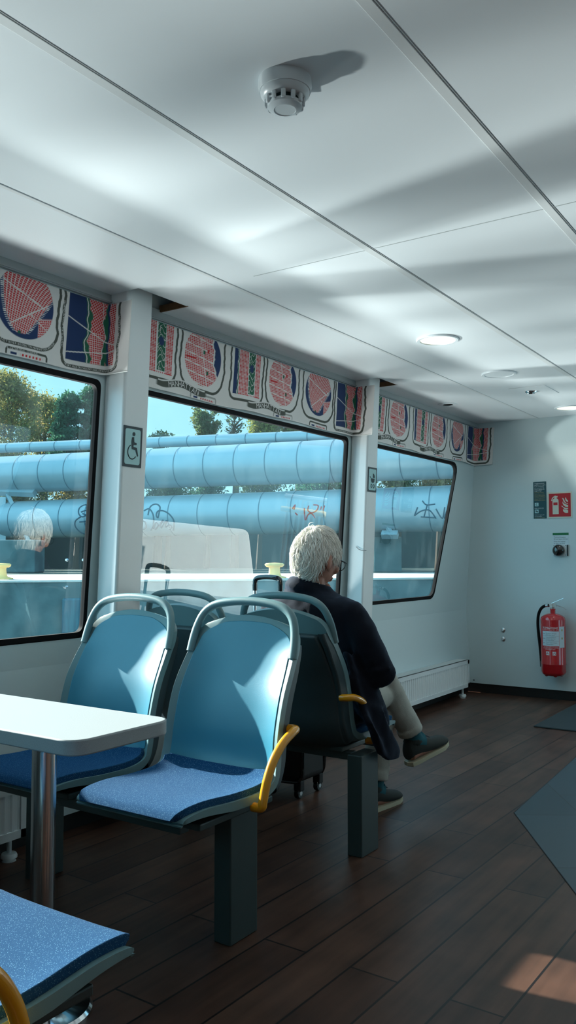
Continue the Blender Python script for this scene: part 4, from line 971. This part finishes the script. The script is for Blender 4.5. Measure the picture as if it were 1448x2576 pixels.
# side seam of the trouser leg that hangs over
mb = MB().tube([KN[-1]+Vector((.055, .030, .0)), KN[-1].lerp(AN[-1], .4)+Vector((.052, .008, 0)), KN[-1].lerp(AN[-1], .85)+Vector((.050, .014, 0))], .0022, 6); mb.build('trouser_seam', 'suede', man, True)
for s in (1, -1):
    k, a = KN[s], AN[s]
    MB().tube([a.lerp(k, .26), a.lerp(k, .10), a+FU[s]*-.01, a+FD[s]*.03-FU[s]*.02], [.041, .041, .043, .044], 18).build('sock', 'sock', man, True)
    # boot: rings along the foot
    V = []; F = []; n = 24
    rows = [(-.068, -.062, .018, .020), (-.062, -.040, .030, .040), (-.040, -.030, .039, .054), (-.005, -.028, .043, .058), (.04, -.046, .043, .043), (.085, -.058, .045, .034), (.13, -.064, .047, .029), (.17, -.068, .044, .025), (.20, -.072, .034, .020), (.214, -.077, .018, .012)]
    for a_, b_, w_, h_ in rows:
        c = a+FD[s]*a_+FU[s]*b_; sd = FD[s].cross(FU[s])
        for j in range(n):
            t_ = 2*PI*j/n; q = FU[s]*(h_*math.sin(t_)*(1 if math.sin(t_) > 0 else .75))+sd*w_*math.cos(t_)
            V.append(c+q)
    for i in range(len(rows)-1):
        for j in range(n): F.append((i*n+j, i*n+(j+1) % n, (i+1)*n+(j+1) % n, (i+1)*n+j))
    F += [tuple(range(n))[::-1], tuple((len(rows)-1)*n+j for j in range(n))]
    mb = MB().add(V, F); mb.tube([a-FD[s]*.012-FU[s]*.03, a-FD[s]*.012+FU[s]*.022], [.050, .047], 18)
    b = mb.build('boot', 'suede', man, True); sb = b.modifiers.new('sub', 'SUBSURF'); sb.levels = sb.render_levels = 1
    OUT = [(-.072, 0), (-.062, .026), (-.03, .036), (.03, .038), (.09, .044), (.15, .047), (.19, .038), (.212, .020), (.218, 0), (.212, -.020), (.19, -.036), (.15, -.044), (.09, -.040), (.03, -.034), (-.03, -.036), (-.062, -.026)]
    sd = FD[s].cross(FU[s])
    mb = MB().prism(OUT, lambda p, q, h: a+FD[s]*p+sd*q+FU[s]*(-.100+h+(.006 if p > .17 else 0)), .018)
    mb.prism([(-.072, 0), (-.062, .026), (-.03, .034), (.015, .034), (.015, -.034), (-.03, -.034), (-.062, -.026)], lambda p, q, h: a+FD[s]*p+sd*q+FU[s]*(-.100-.0+h), .004)
    mb.build('sole', 'sole', b, True, bevel=.004)
    for k_ in range(3):
        p0 = a+FD[s]*(.035+.02*k_)+FU[s]*(.010-.012*k_); MB().tube([p0+sd*.024, p0+FU[s]*.006, p0-sd*.024], .0024, 6).build('lace', 'ink', b, True)
# glasses
mb = MB()
for sx in (-1, 1):
    mb.tube([hd(sx*.085, -.012, -.002), hd(sx*.083, .02, .008), hd(sx*.078, .085, .008), hd(sx*.070, .108, .006)], .0018, 8)
    mb.tube([hd(sx*.037+.031*math.cos(t_), .109-.006*abs(math.cos(t_)), -.004+.020*math.sin(t_)) for t_ in [2*PI*k_/20 for k_ in range(20)]], .0016, 6, closed=True)
mb.tube([hd(-.008, .110, .003), hd(0, .112, .006), hd(.008, .110, .003)], .0016, 6)
mb.build('glasses', 'glassdark', man, True)
# hair: scalp cap and locks
cap = MB(); V = []; F = []; keep = set()
def scalp(t, a, g=1.0):
    x, y, z = head_pt(t, a); return Vector((x*1.07*g, y*1.05*g-.003, z*1.045*g+.002))
nh, mm = 48, 30
for i in range(mm+1):
    for j in range(nh): V.append(hd(*scalp(PI*i/mm, 2*PI*j/nh)))
def hairy(p):
    """p in head space: is there hair?"""
    if p.z > .055 and p.y < .075: return True
    if p.y > .045: return False
    if abs(p.x) > .042 and p.y > -.032 and p.z < .016: return False   # in front of and around the ears
    return p.z > -.078 and (p.y < .03 or p.z > .02)
for i in range(mm):
    for j in range(nh):
        c = scalp(PI*(i+.5)/mm, 2*PI*(j+.5)/nh)
        if hairy(c): F.append((i*nh+j, (i+1)*nh+j, (i+1)*nh+(j+1) % nh, i*nh+(j+1) % nh))
cap.add(V, F)
cap_o = cap.build('hair', 'hair', man, True); so = cap_o.modifiers.new('thick', 'SOLIDIFY'); so.thickness = .006; so.offset = 1
rnd = random.Random(11)
def lock(mb, p, d, L, r, lift):
    pts = []; q = p.copy(); nrm0 = Vector((p.x/.076**2, p.y/.097**2, p.z/.118**2)).normalized(); dd = d.normalized(); curl = rnd.uniform(-.5, .5)
    for k in range(5):
        pts.append(hd(*q)); nn = Vector((q.x/.080**2, q.y/.10**2, q.z/.12**2)).normalized()
        dd = (dd - nn*dd.dot(nn) + nn*lift*(1-k*.45) + nn.cross(dd)*curl*.25).normalized(); q = q + dd*L/4
    mb.tube(pts, [r*.7, r, r*.95, r*.65, r*.12], 5, cap=True)
hm = MB()
for k in range(5200):
    t_ = math.acos(1-rnd.random()*1.62); a = rnd.uniform(0, 2*PI); p = scalp(t_, a, 1.03)
    if not hairy(p): continue
    crown = Vector((.01, -.045, .108)); d = (p-crown); nn = Vector((p.x/.076**2, p.y/.097**2, p.z/.118**2)).normalized()
    d = d-nn*d.dot(nn)
    if d.length < 1e-3: d = Vector((rnd.uniform(-1, 1), rnd.uniform(-1, 1), 0))
    d = d.normalized() + Vector((rnd.gauss(0, .5), rnd.gauss(0, .35), -.25+rnd.gauss(0, .3))) + (Vector((0, -.5, 0)) if p.z < 0 else Vector((.25, 0, 0)))
    lock(hm, p, d, rnd.uniform(.032, .072), rnd.uniform(.0006, .0019), rnd.uniform(.06, .40))
h2 = hm.build('hair_locks', 'hair', cap_o, True)
# ------------------------------------------------------------------ outside: quay, pipelines, trees
def Dp(x): return 1/(.04167+8.88e-6*x)
def pt_line(x, y): return at_depth(x, y, Dp(x))
def pipe_axis(xa, ya, xb, yb):
    a, b = pt_line(xa, ya), pt_line(xb, yb); z = lambda p: p.z
    return a, b
def make_pipe(name, label, xa, ya, xb, yb, r, back=0.0):
    a, b = pipe_axis(xa, ya, xb, yb); d = (b-a).normalized(); hdir = Vector((d.y, -d.x, 0)).normalized()
    if hdir.dot(-a) < 0: hdir = -hdir           # towards the camera
    off = -hdir*back; a0 = a-d*7+off; b0 = b+d*7+off; L = (b0-a0).length
    t = empty(name, a0, label=label, cat='pipeline', group='insulated pipelines on the quay')
    mb = MB(); mb.tube([Vector(), b0-a0], r, 64); mb.build('pipe', 'pipe', t, True, ang=60)
    mb = MB(); k = 0
    while k*.84 < L: 
        c = d*(k*.84+.3); mb.tube([c-d*.012, c+d*.012], r+.006, 64, cap=False); k += 1
    mb.build('joint_band', 'seam', t, True)
    return t, a+off, b+off, d, hdir
pm = make_pipe('pipeline', 'thick blue-grey pipeline, the upper of the two big ones', 0, 1195, 801, 1161.5, .525)
pl = make_pipe('pipeline', 'thick blue-grey pipeline with graffiti, the lowest one', 174, 1304, 1050, 1281, .53)
pt_ = make_pipe('pipeline', 'thin pale pipeline running above the two thick ones', 0, 1123, 801, 1092, .145, .35)
# graffiti strokes wrapped on the low pipe (drawn as height angle / distance along)
def on_pipe(px, py, e=.006, P=pl, r=.53):
    t, a, b, d, hdir = P
    o_ = Vector((0, 0, CH)); v = ray(px, py).normalized()
    # nearest intersection with infinite cylinder
    w = o_-a; A = v-d*v.dot(d); B = w-d*w.dot(d); aa = A.dot(A); bb = 2*A.dot(B); cc = B.dot(B)-(r+e)**2; D = bb*bb-4*aa*cc
    if D < 0: D = 0
    return o_+v*((-bb-math.sqrt(D))/(2*aa))
def graffiti(name, strokes, m, w, label):
    mb = MB()
    for S in strokes:
        mb.tube([on_pipe(*p, e=.0)-pl[0].location for p in [tuple(q) for q in cr(S, 5)]], w, 6)
    o = mb.build(name, m, pl[0], True); o['label'] = label
graffiti('graffiti', [[(362, 1285), (375, 1280), (385, 1295), (386, 1318), (380, 1334)], [(372, 1296), (378, 1275), (392, 1268), (402, 1275), (400, 1290), (397, 1302), (393, 1296), (397, 1286), (410, 1285), (425, 1293), (437, 1310), (436, 1334)],
    [(386, 1330), (392, 1315), (398, 1320), (390, 1332), (404, 1318), (410, 1308), (404, 1316), (406, 1328), (414, 1314), (420, 1310), (416, 1326), (426, 1320), (432, 1326), (424, 1332)], [(358, 1310), (366, 1314), (367, 1326), (360, 1332)]], 'spray', .020, 'dark outlined tag')
graffiti('graffiti', [[(232, 1276), (215, 1270), (200, 1278), (198, 1292), (206, 1300), (216, 1296), (208, 1292)], [(203, 1300), (190, 1310), (190, 1325), (205, 1340), (226, 1346)], [(204, 1288), (218, 1284), (228, 1290)], [(218, 1276), (220, 1300)], [(200, 1313), (222, 1311), (214, 1318), (226, 1336)]], 'spray', .020, 'dark rounded tag')
graffiti('graffiti', [[(1062, 1260), (1072, 1270), (1094, 1268)], [(1074, 1270), (1066, 1300)], [(1042, 1297), (1050, 1276)], [(1042, 1297), (1060, 1285), (1080, 1284), (1096, 1304)], [(1058, 1300), (1092, 1302)], [(1096, 1280), (1112, 1304), (1118, 1276)], [(1118, 1304), (1124, 1284), (1132, 1276)]], 'spray', .016, 'dark sketched tag')
graffiti('graffiti', [[(735, 1280), (742, 1270), (739, 1282)], [(742, 1290), (748, 1296)], [(765, 1278), (767, 1308), (775, 1294), (784, 1292), (792, 1303)], [(776, 1272), (774, 1284), (784, 1290), (796, 1284), (800, 1272), (788, 1270)], [(806, 1282), (808, 1274)], [(812, 1284), (816, 1272)]], 'sprayred', .016, 'red tag')
# steel support
t = empty('pipe_support', pt_line(60, 1400), label='pale blue steel trestle under the pipelines seen at the left edge', cat='trestle')
L0 = t.location; Q = lambda x, y, d=.3: at_depth(x, y, Dp(x)-d)-L0
for nm, A, B, r in (('crossbeam', (-20, 1236), (88, 1240), .12), ('diagonal_brace', (18, 1242), (80, 1380), .075), ('post', (8, 1250), (8, 1420), .11), ('saddle', (10, 1218), (46, 1222), .13)):
    MB().tube([Q(*A), Q(*B)], r, 4).build(nm, 'pipe', t)
t = empty('pipe_support', pt_line(985, 1400), label='pale blue trestle leg in front of the lowest pipeline, seen in the front window', cat='trestle')
L0 = t.location
for nm, A, B, r in (('diagonal_brace', (965, 1310), (985, 1345), .06), ('foot_block', (960, 1345), (1000, 1345), .10)): MB().tube([Q(*A), Q(*B)], r, 4).build(nm, 'pipe', t)
# quay
ga = at_depth(60, 1459.6, 12.4); gb = at_depth(1000, 1453, 13.9); ga.z = gb.z = .77
dq = (gb-ga).normalized(); nq = Vector((-dq.y, dq.x, 0)); 
if nq.dot(ga) < 0: nq = -nq               # away from the boat
def slab(name, s0, s1, n0, n1, z0, z1, m, label, bev=.0, kind='structure'):
    P = [ga+dq*s0+nq*n0, ga+dq*s1+nq*n0, ga+dq*s1+nq*n1, ga+dq*s0+nq*n1]
    mb = MB().add([(p.x, p.y, z0) for p in P]+[(p.x, p.y, z1) for p in P], [(0,3,2,1),(4,5,6,7),(0,1,5,4),(1,2,6,5),(2,3,7,6),(3,0,4,7)])
    return tag(mb.build(name, m, bevel=bev), label, kind=kind)
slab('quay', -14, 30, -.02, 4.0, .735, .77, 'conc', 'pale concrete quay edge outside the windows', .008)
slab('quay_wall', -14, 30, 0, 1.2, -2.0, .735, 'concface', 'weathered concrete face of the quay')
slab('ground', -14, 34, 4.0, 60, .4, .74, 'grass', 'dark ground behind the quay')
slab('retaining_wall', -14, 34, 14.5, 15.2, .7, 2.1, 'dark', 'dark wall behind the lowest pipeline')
t = MB().box((-60, -30, -.62), (-2.75, 60, -.6)).build('water', 'water'); tag(t, 'dark harbour water between boat and quay', kind='structure')
o = slab('concrete_barrier', 0, 1, 0, 1, 0, 1, 'concface', None); bpy.data.objects.remove(o)
def ground_box(x0, x1, D, ytop, thick_, m, name, label, cat):
    a = at_depth(x0, 1400, D); b = at_depth(x1, 1400, D); zt = CH+(1400-ytop)*D/2110; n = Vector(((b-a).y, -(b-a).x, 0)).normalized(); n = n if n.dot(a) > 0 else -n
    c = [a, b, b+n*thick_, a+n*thick_]
    mb = MB().add([(p.x, p.y, .74) for p in c]+[(p.x, p.y, zt) for p in c], [(0,3,2,1),(4,5,6,7),(0,1,5,4),(1,2,6,5),(2,3,7,6),(3,0,4,7)]); return tag(mb.build(name, m, bevel=.03), label, cat)
ground_box(-60, 88, 19.5, 1358, .8, 'concface', 'concrete_block', 'grey-blue concrete block on the quay at the left edge', 'concrete block')
ground_box(940, 1010, 20, 1350, .8, 'concface', 'concrete_block', 'grey-blue concrete block on the quay behind the front window', 'concrete block')
# dark fender panel on the quay face
P = [ga+dq*.55-nq*.12, ga+dq*1.35-nq*.12, ga+dq*1.35, ga+dq*.55]
mb = MB().add([(p.x, p.y, -.9) for p in P]+[(p.x, p.y, .50) for p in P], [(0,3,2,1),(4,5,6,7),(0,1,5,4),(1,2,6,5),(2,3,7,6),(3,0,4,7)])
t = tag(mb.build('timber_fender', 'timber', bevel=.03), 'dark blue fender panel on the quay face in the left window', 'fender')
for k in range(3):
    for z in (-.5, -.1, .3): MB().lathe([(0, -.15), (.018, -.15), (.022, -.12)], P[0].lerp(P[1], .2+.3*k)+nq*.12+Vector((0, 0, z)), 8, 'y').build('fender_bolt', 'alu', t)
def bollard(px, py, D, label):
    c = at_depth(px, py, D); c.z = .77
    t = empty('bollard', c, math.atan2(dq.y, dq.x), label=label, cat='bollard', group='yellow mooring bollards')
    s = 1.0
    MB().lathe([(.17, 0), (.17, .02), (.10, .04), (.085, .08), (.078, .15), (.085, .19), (.0, .20)], n=24, sc_=(1.15, .8)).build('post', 'bollard', t, True)
    MB().lathe([(.0, .18), (.10, .18), (.125, .20), (.13, .225), (.11, .245), (.0, .25)], n=24, sc_=(1.25, .8)).build('cap', 'bollard', t, True)
bollard(690, 1448, 13.6, 'yellow mooring bollard on the quay, left of the man')
bollard(0, 1448, 12.9, 'yellow mooring bollard at the left edge of the photo')
# trees: trunk, branches and leaf blades
def tree(name, px, D, ybase, ytop, wpx, leaf, seed, label, nleaf=5200, conifer=False, bare=.0, lsz=.062, cat='tree', grp=None, zb=None):
    r = random.Random(seed); base = at_depth(px, 1400, D); base.z = .72; H = CH+(1400-ytop)*D/2110-.72; Wd = wpx*D/2110/2; zlo = max(.3, CH+(1400-ybase)*D/2110-.72)
    t = empty(name, base, label=label, cat=cat, group=grp)
    mb = MB(); mb.tube([(0, 0, 0), (.05, .03, H*.5), (0, 0, H*.93)], [.045*H**.8, .028*H**.8, .008], 8)
    tips = []
    for k in range(44 if not conifer else 60):
        z = zlo+(H*.95-zlo)*r.random(); a = r.uniform(0, 2*PI); u = (z-zlo)/(H-zlo+1e-6)
        L = Wd*(1-u*.95 if conifer else math.sqrt(max(.05, 1-(2*u-.85)**2*.9)))*r.uniform(.55, 1.05)
        e = Vector((math.cos(a)*L, math.sin(a)*L, z+(L*.1 if conifer else L*.55))); e.z = min(e.z, H)
        s = Vector((0, 0, max(0, z-.25*L))); m_ = s.lerp(e, .5)+Vector((r.gauss(0, .05), r.gauss(0, .05), .06)); mb.tube([s, m_, e], [.022, .013, .004], 5, cap=False); tips += [(s, m_, e)]
        for q in range(3):
            f_ = r.uniform(.4, .95); c = s.lerp(e, f_); e2 = c+Vector((r.gauss(0, .3), r.gauss(0, .3), r.uniform(0, .4)))*Wd*.5; mb.tube([c, e2], [.008, .002], 4, cap=False); tips.append((c, c.lerp(e2, .5), e2))
    mb.build('trunk', 'bark', t, True)
    V = []; F = []
    for k in range(int(nleaf*1.9)):
        s, m_, e = r.choice(tips); c = s.lerp(e, r.uniform(.35, 1.05)) + Vector((r.gauss(0, 1), r.gauss(0, 1), r.gauss(0, .8)))*Wd*(.10 if conifer else .14)
        if c.z > H*1.03: continue
        a = Vector((r.gauss(0, 1), r.gauss(0, 1), r.gauss(0, 1))).normalized(); b = a.cross(Vector((r.gauss(0, 1), r.gauss(0, 1), r.gauss(0, 1)))).normalized(); z = lsz*r.uniform(.6, 1.3); n0 = len(V)
        V += [c-a*z, c+b*z*.42, c+a*z, c-b*z*.42]; F.append((n0, n0+1, n0+2, n0+3))
    if nleaf: mesh_obj('foliage', V, F, leaf, t)
    return t
G = 'trees beyond the pipelines'
tree('deciduous_tree', 20, 30, 1200, 945, 210, 'leaf1', 1, 'yellow-green tree at the far left of the left window', 9000, grp=G)
tree('deciduous_tree', 105, 33, 1150, 985, 130, 'leaf1', 2, 'brownish-green tree between the leftmost tree and the dark conifer', 5000, grp=G)
tree('conifer_tree', 165, 27, 1165, 975, 120, 'leaf2', 3, 'dark green conifer in the left window', 9000, conifer=True, lsz=.065, grp=G)
tree('conifer_tree', 225, 27.5, 1165, 955, 120, 'leaf2', 4, 'grey-green conifer right beside the window pillar', 9000, conifer=True, lsz=.065, grp=G)
tree('deciduous_tree', 515, 29, 1110, 1020, 70, 'leaf4', 5, 'small leafy tree left of the bare tree in the middle window', 2200, grp=G)
tree('bare_tree', 588, 28, 1110, 1022, 60, 'leaf4', 6, 'bare thin-branched tree in the middle window', 60, grp=G)
tree('deciduous_tree', 665, 29, 1110, 1040, 90, 'leaf3', 7, 'bright yellow-green tree right of the bare tree', 3600, grp=G)
tree('deciduous_tree', 745, 29, 1100, 1062, 80, 'leaf3', 8, 'low yellow-green tree at the right of the middle window', 2200, grp=G)
tree('shrub', 395, 26, 1130, 1085, 60, 'leaf4', 9, 'wispy shrub beside the left pillar above the thin pipeline', 700, grp=G, lsz=.06, cat='shrub')
tree('shrub', 850, 26, 1130, 1085, 80, 'leaf4', 10, 'shrub at the right end of the thin pipeline', 1500, grp=G, lsz=.06, cat='shrub')
for i, (x, D, yt, wd, lf, lb) in enumerate([(190, 25, 1228, 150, 'leaf1', 'low bush between the thick pipelines in the left window'), (60, 26, 1215, 160, 'leaf4', 'low bush behind the steel trestle'), (420, 25, 1222, 120, 'leaf4', 'low bush between the pipelines beside the left pillar'), (520, 27, 1226, 90, 'leaf2', 'dark low bush between the pipelines left of the middle'),
        (650, 25, 1218, 140, 'leaf4', 'low bush between the pipelines in the middle window'), (790, 25, 1212, 150, 'leaf2', 'dark bush between the pipelines above the graffiti'), (1000, 25, 1200, 120, 'leaf4', 'low bush between the pipelines in the front window'), (1100, 25, 1196, 110, 'leaf1', 'yellowish bush at the right of the front window')]):
    tree('bush', x, D, 1300, yt-12, wd, lf, 20+i, lb, 2200, lsz=.052, cat='bush', grp='bushes seen between the pipelines')
# ------------------------------------------------------------------ foredeck beyond the glazed door (seen mirrored in the window panes)
tag(MB().box((-2.8, YE+.07, -.08), (2.7, 10.2, -.02)).build('foredeck', 'rail'), 'grey foredeck beyond the end door', kind='structure')
t = empty('bow_gate', (-.2, 8.0, -.02), label='white barred bow gate with yellow rails beyond the end door', cat='gate')
for k in range(9): MB().tube([(-.27+k*.068, 0, 0), (-.27+k*.068, 0, 1.45)], .019, 8).build('bar', 'whitemetal', t, True)
MB().tube([(-.30, 0, 1.45), (.32, 0, 1.45)], .03, 8).build('top_rail', 'whitemetal', t, True)
MB().tube([(.32, -.05, 1.30), (-.26, -.05, 1.30), (-.32, -.05, 1.25), (-.34, -.05, 1.12), (-.32, -.05, 1.0), (-.26, -.05, .96), (-.05, -.05, .96)], .032, 10).build('handrail', 'bollard', t, True)
# white panel added out of view, turned sunward for its reflection in the window
t = empty('added_white_panel', (1.95, 8.3, -.02), math.radians(-50), label='rounded white panel added on the foredeck for its reflection in the window', cat='panel')
MB().prism(round_poly([(-1.15, .0), (1.5, .0), (1.5, .93), (-.93, .93)], [.05, .05, .05, .12]), lambda a, b, h: Vector((a, h, b)), .05).build('panel', 'whitemetal', t, bevel=.01)
# ------------------------------------------------------------------ light
w = bpy.data.worlds.new('sky'); sc.world = w; w.use_nodes = True; nt = w.node_tree; nt.nodes.clear(); L = nt.links.new
out = nt.nodes.new('ShaderNodeOutputWorld'); bg = nt.nodes.new('ShaderNodeBackground'); tc = nt.nodes.new('ShaderNodeTexCoord'); sx = nt.nodes.new('ShaderNodeSeparateXYZ'); rp = nt.nodes.new('ShaderNodeValToRGB')
L(tc.outputs['Generated'], sx.inputs[0]); L(sx.outputs['Z'], rp.inputs[0]); mrw = nt.nodes.new('ShaderNodeMapRange'); mrw.inputs['From Min'].default_value = .15; mrw.inputs['From Max'].default_value = -.5; mxw = nt.nodes.new('ShaderNodeMix'); mxw.data_type = 'RGBA'; mxw.inputs[7].default_value = SKYB
L(sx.outputs['Y'], mrw.inputs['Value']); L(mrw.outputs[0], mxw.inputs[0]); L(rp.outputs[0], mxw.inputs[6]); L(mxw.outputs[2], bg.inputs[0]); L(bg.outputs[0], out.inputs[0])
e = rp.color_ramp.elements; e[0].position = 0; e[0].color = (.42, .74, .86, 1); e[1].position = .7; e[1].color = (.16, .42, .72, 1); k = e.new(.25); k.color = (.33, .68, .86, 1)
bg.inputs[1].default_value = SKY
def sun(name, d, st, ang, col):
    l = bpy.data.lights.new(name, 'SUN'); l.energy = st; l.angle = math.radians(ang); l.color = col; o = bpy.data.objects.new(name, l); COL.objects.link(o)
    o.rotation_euler = Vector(d).to_track_quat('-Z', 'Y').to_euler(); o.location = (-10, 0, 8); return o
sun('sun', (1, SUNM, -.42), SUNS, .6, (1, .93, .84))
# glitter of the sun on the harbour water, thrown up onto the ceiling
def glitter(name, loc, tgt, power, spot, sc_=(1, 1, 1), size=.12, seed=0.0):
    l = bpy.data.lights.new(name, 'SPOT'); l.energy = power; l.spot_size = math.radians(spot); l.spot_blend = .5; l.shadow_soft_size = size; l.color = (1, .97, .93); l.use_nodes = True
    o = bpy.data.objects.new(name, l); COL.objects.link(o); o.location = loc; o.rotation_euler = (Vector(tgt)-Vector(loc)).to_track_quat('-Z', 'Y').to_euler()
    nt = l.node_tree; em = nt.nodes['Emission']; tc = nt.nodes.new('ShaderNodeTexCoord'); mp = nt.nodes.new('ShaderNodeMapping'); mp.inputs['Scale'].default_value = sc_; mp.inputs['Location'].default_value = (seed, seed, 0)
    mp.inputs['Rotation'].default_value = (0, 0, math.radians(12))
    nz = nt.nodes.new('ShaderNodeTexNoise'); nz.inputs['Scale'].default_value = 1; nz.inputs['Detail'].default_value = 3; nz.inputs['Distortion'].default_value = .6
    mr = nt.nodes.new('ShaderNodeMapRange'); mr.inputs['From Min'].default_value = .38; mr.inputs['From Max'].default_value = .66; mr.inputs['To Min'].default_value = .38; mr.inputs['To Max'].default_value = 1.35
    nt.links.new(tc.outputs['Normal'], mp.inputs[0]); nt.links.new(mp.outputs[0], nz.inputs['Vector']); nt.links.new(nz.outputs['Fac'], mr.inputs['Value']); nt.links.new(mr.outputs[0], em.inputs['Strength'])
glitter('water_glitter', (-7.2, .9, -.45), (-1.2, 2.0, 2.2), GLI, 58, (22, 4, 3), .16, 3)
glitter('water_glitter', (-7.6, 3.2, -.45), (-1.2, 4.6, 2.2), GLI, 50, (24, 4, 3), .16, 9)
for y in (.9, 2.2, 3.6, 5.2): glitter('water_glitter', (-3.75, y-.2, -.45), (-2.1, y+.1, 2.2), GLI2, 75, (7, 3, 3), .25, y)
def area(name, loc, tgt, sx_, sy_, power, col=(1, 1, 1)):
    l = bpy.data.lights.new(name, 'AREA'); l.shape = 'RECTANGLE'; l.size = sx_; l.size_y = sy_; l.energy = power; l.color = col
    o = bpy.data.objects.new(name, l); COL.objects.link(o); o.location = loc; o.rotation_euler = (Vector(tgt)-Vector(loc)).to_track_quat('-Z', 'Y').to_euler(); return o
if CEILW: area('ceiling_lamp_glow', (1.0, .6, 2.22), (1.0, .6, 0), 1.6, 2.4, CEILW, (.95, 1, 1))
for (x, y) in ((-1.746, 3.954), (-1.745, 6.33)):
    l = bpy.data.lights.new('downlight', 'SPOT'); l.energy = 2; l.spot_size = 2.2; l.shadow_soft_size = .08; l.color = (1, .95, .8); o = bpy.data.objects.new('downlight', l); COL.objects.link(o); o.location = (x, y, ZC-.02)
# daylight bounced up from the sunlit quay
if BOUNCE: area('quay_bounce', (-6.5, 3.0, .3), (-1.0, 3.0, 1.9), 9, 1.6, BOUNCE, (.85, .97, 1))
# ------------------------------------------------------------------ camera
cam = bpy.data.cameras.new('camera'); co = bpy.data.objects.new('camera', cam); COL.objects.link(co); sc.camera = co
cam.sensor_fit = 'VERTICAL'; cam.sensor_height = 24; cam.lens = FPX/2576*24; cam.clip_start = .02; cam.clip_end = 300
Fv = ray(724, 1288); Rv = Vector((math.cos(YAW), math.sin(YAW), 0)); Uv = Rv.cross(Fv)
co.matrix_world = Matrix(((Rv.x, Uv.x, -Fv.x, 0), (Rv.y, Uv.y, -Fv.y, 0), (Rv.z, Uv.z, -Fv.z, CH), (0, 0, 0, 1)))
vs_ = sc.view_settings; vs_.view_transform = 'Standard'; vs_.look = 'None'; vs_.gamma = 1; vs_.exposure = EXPO; vs_.use_curve_mapping = False
sc.cycles.use_denoising = True; sc.cycles.max_bounces = 8; sc.cycles.diffuse_bounces = 5; sc.cycles.transparent_max_bounces = 12; sc.cycles.sample_clamp_indirect = 6
sc.cycles.caustics_reflective = False; sc.cycles.caustics_refractive = False
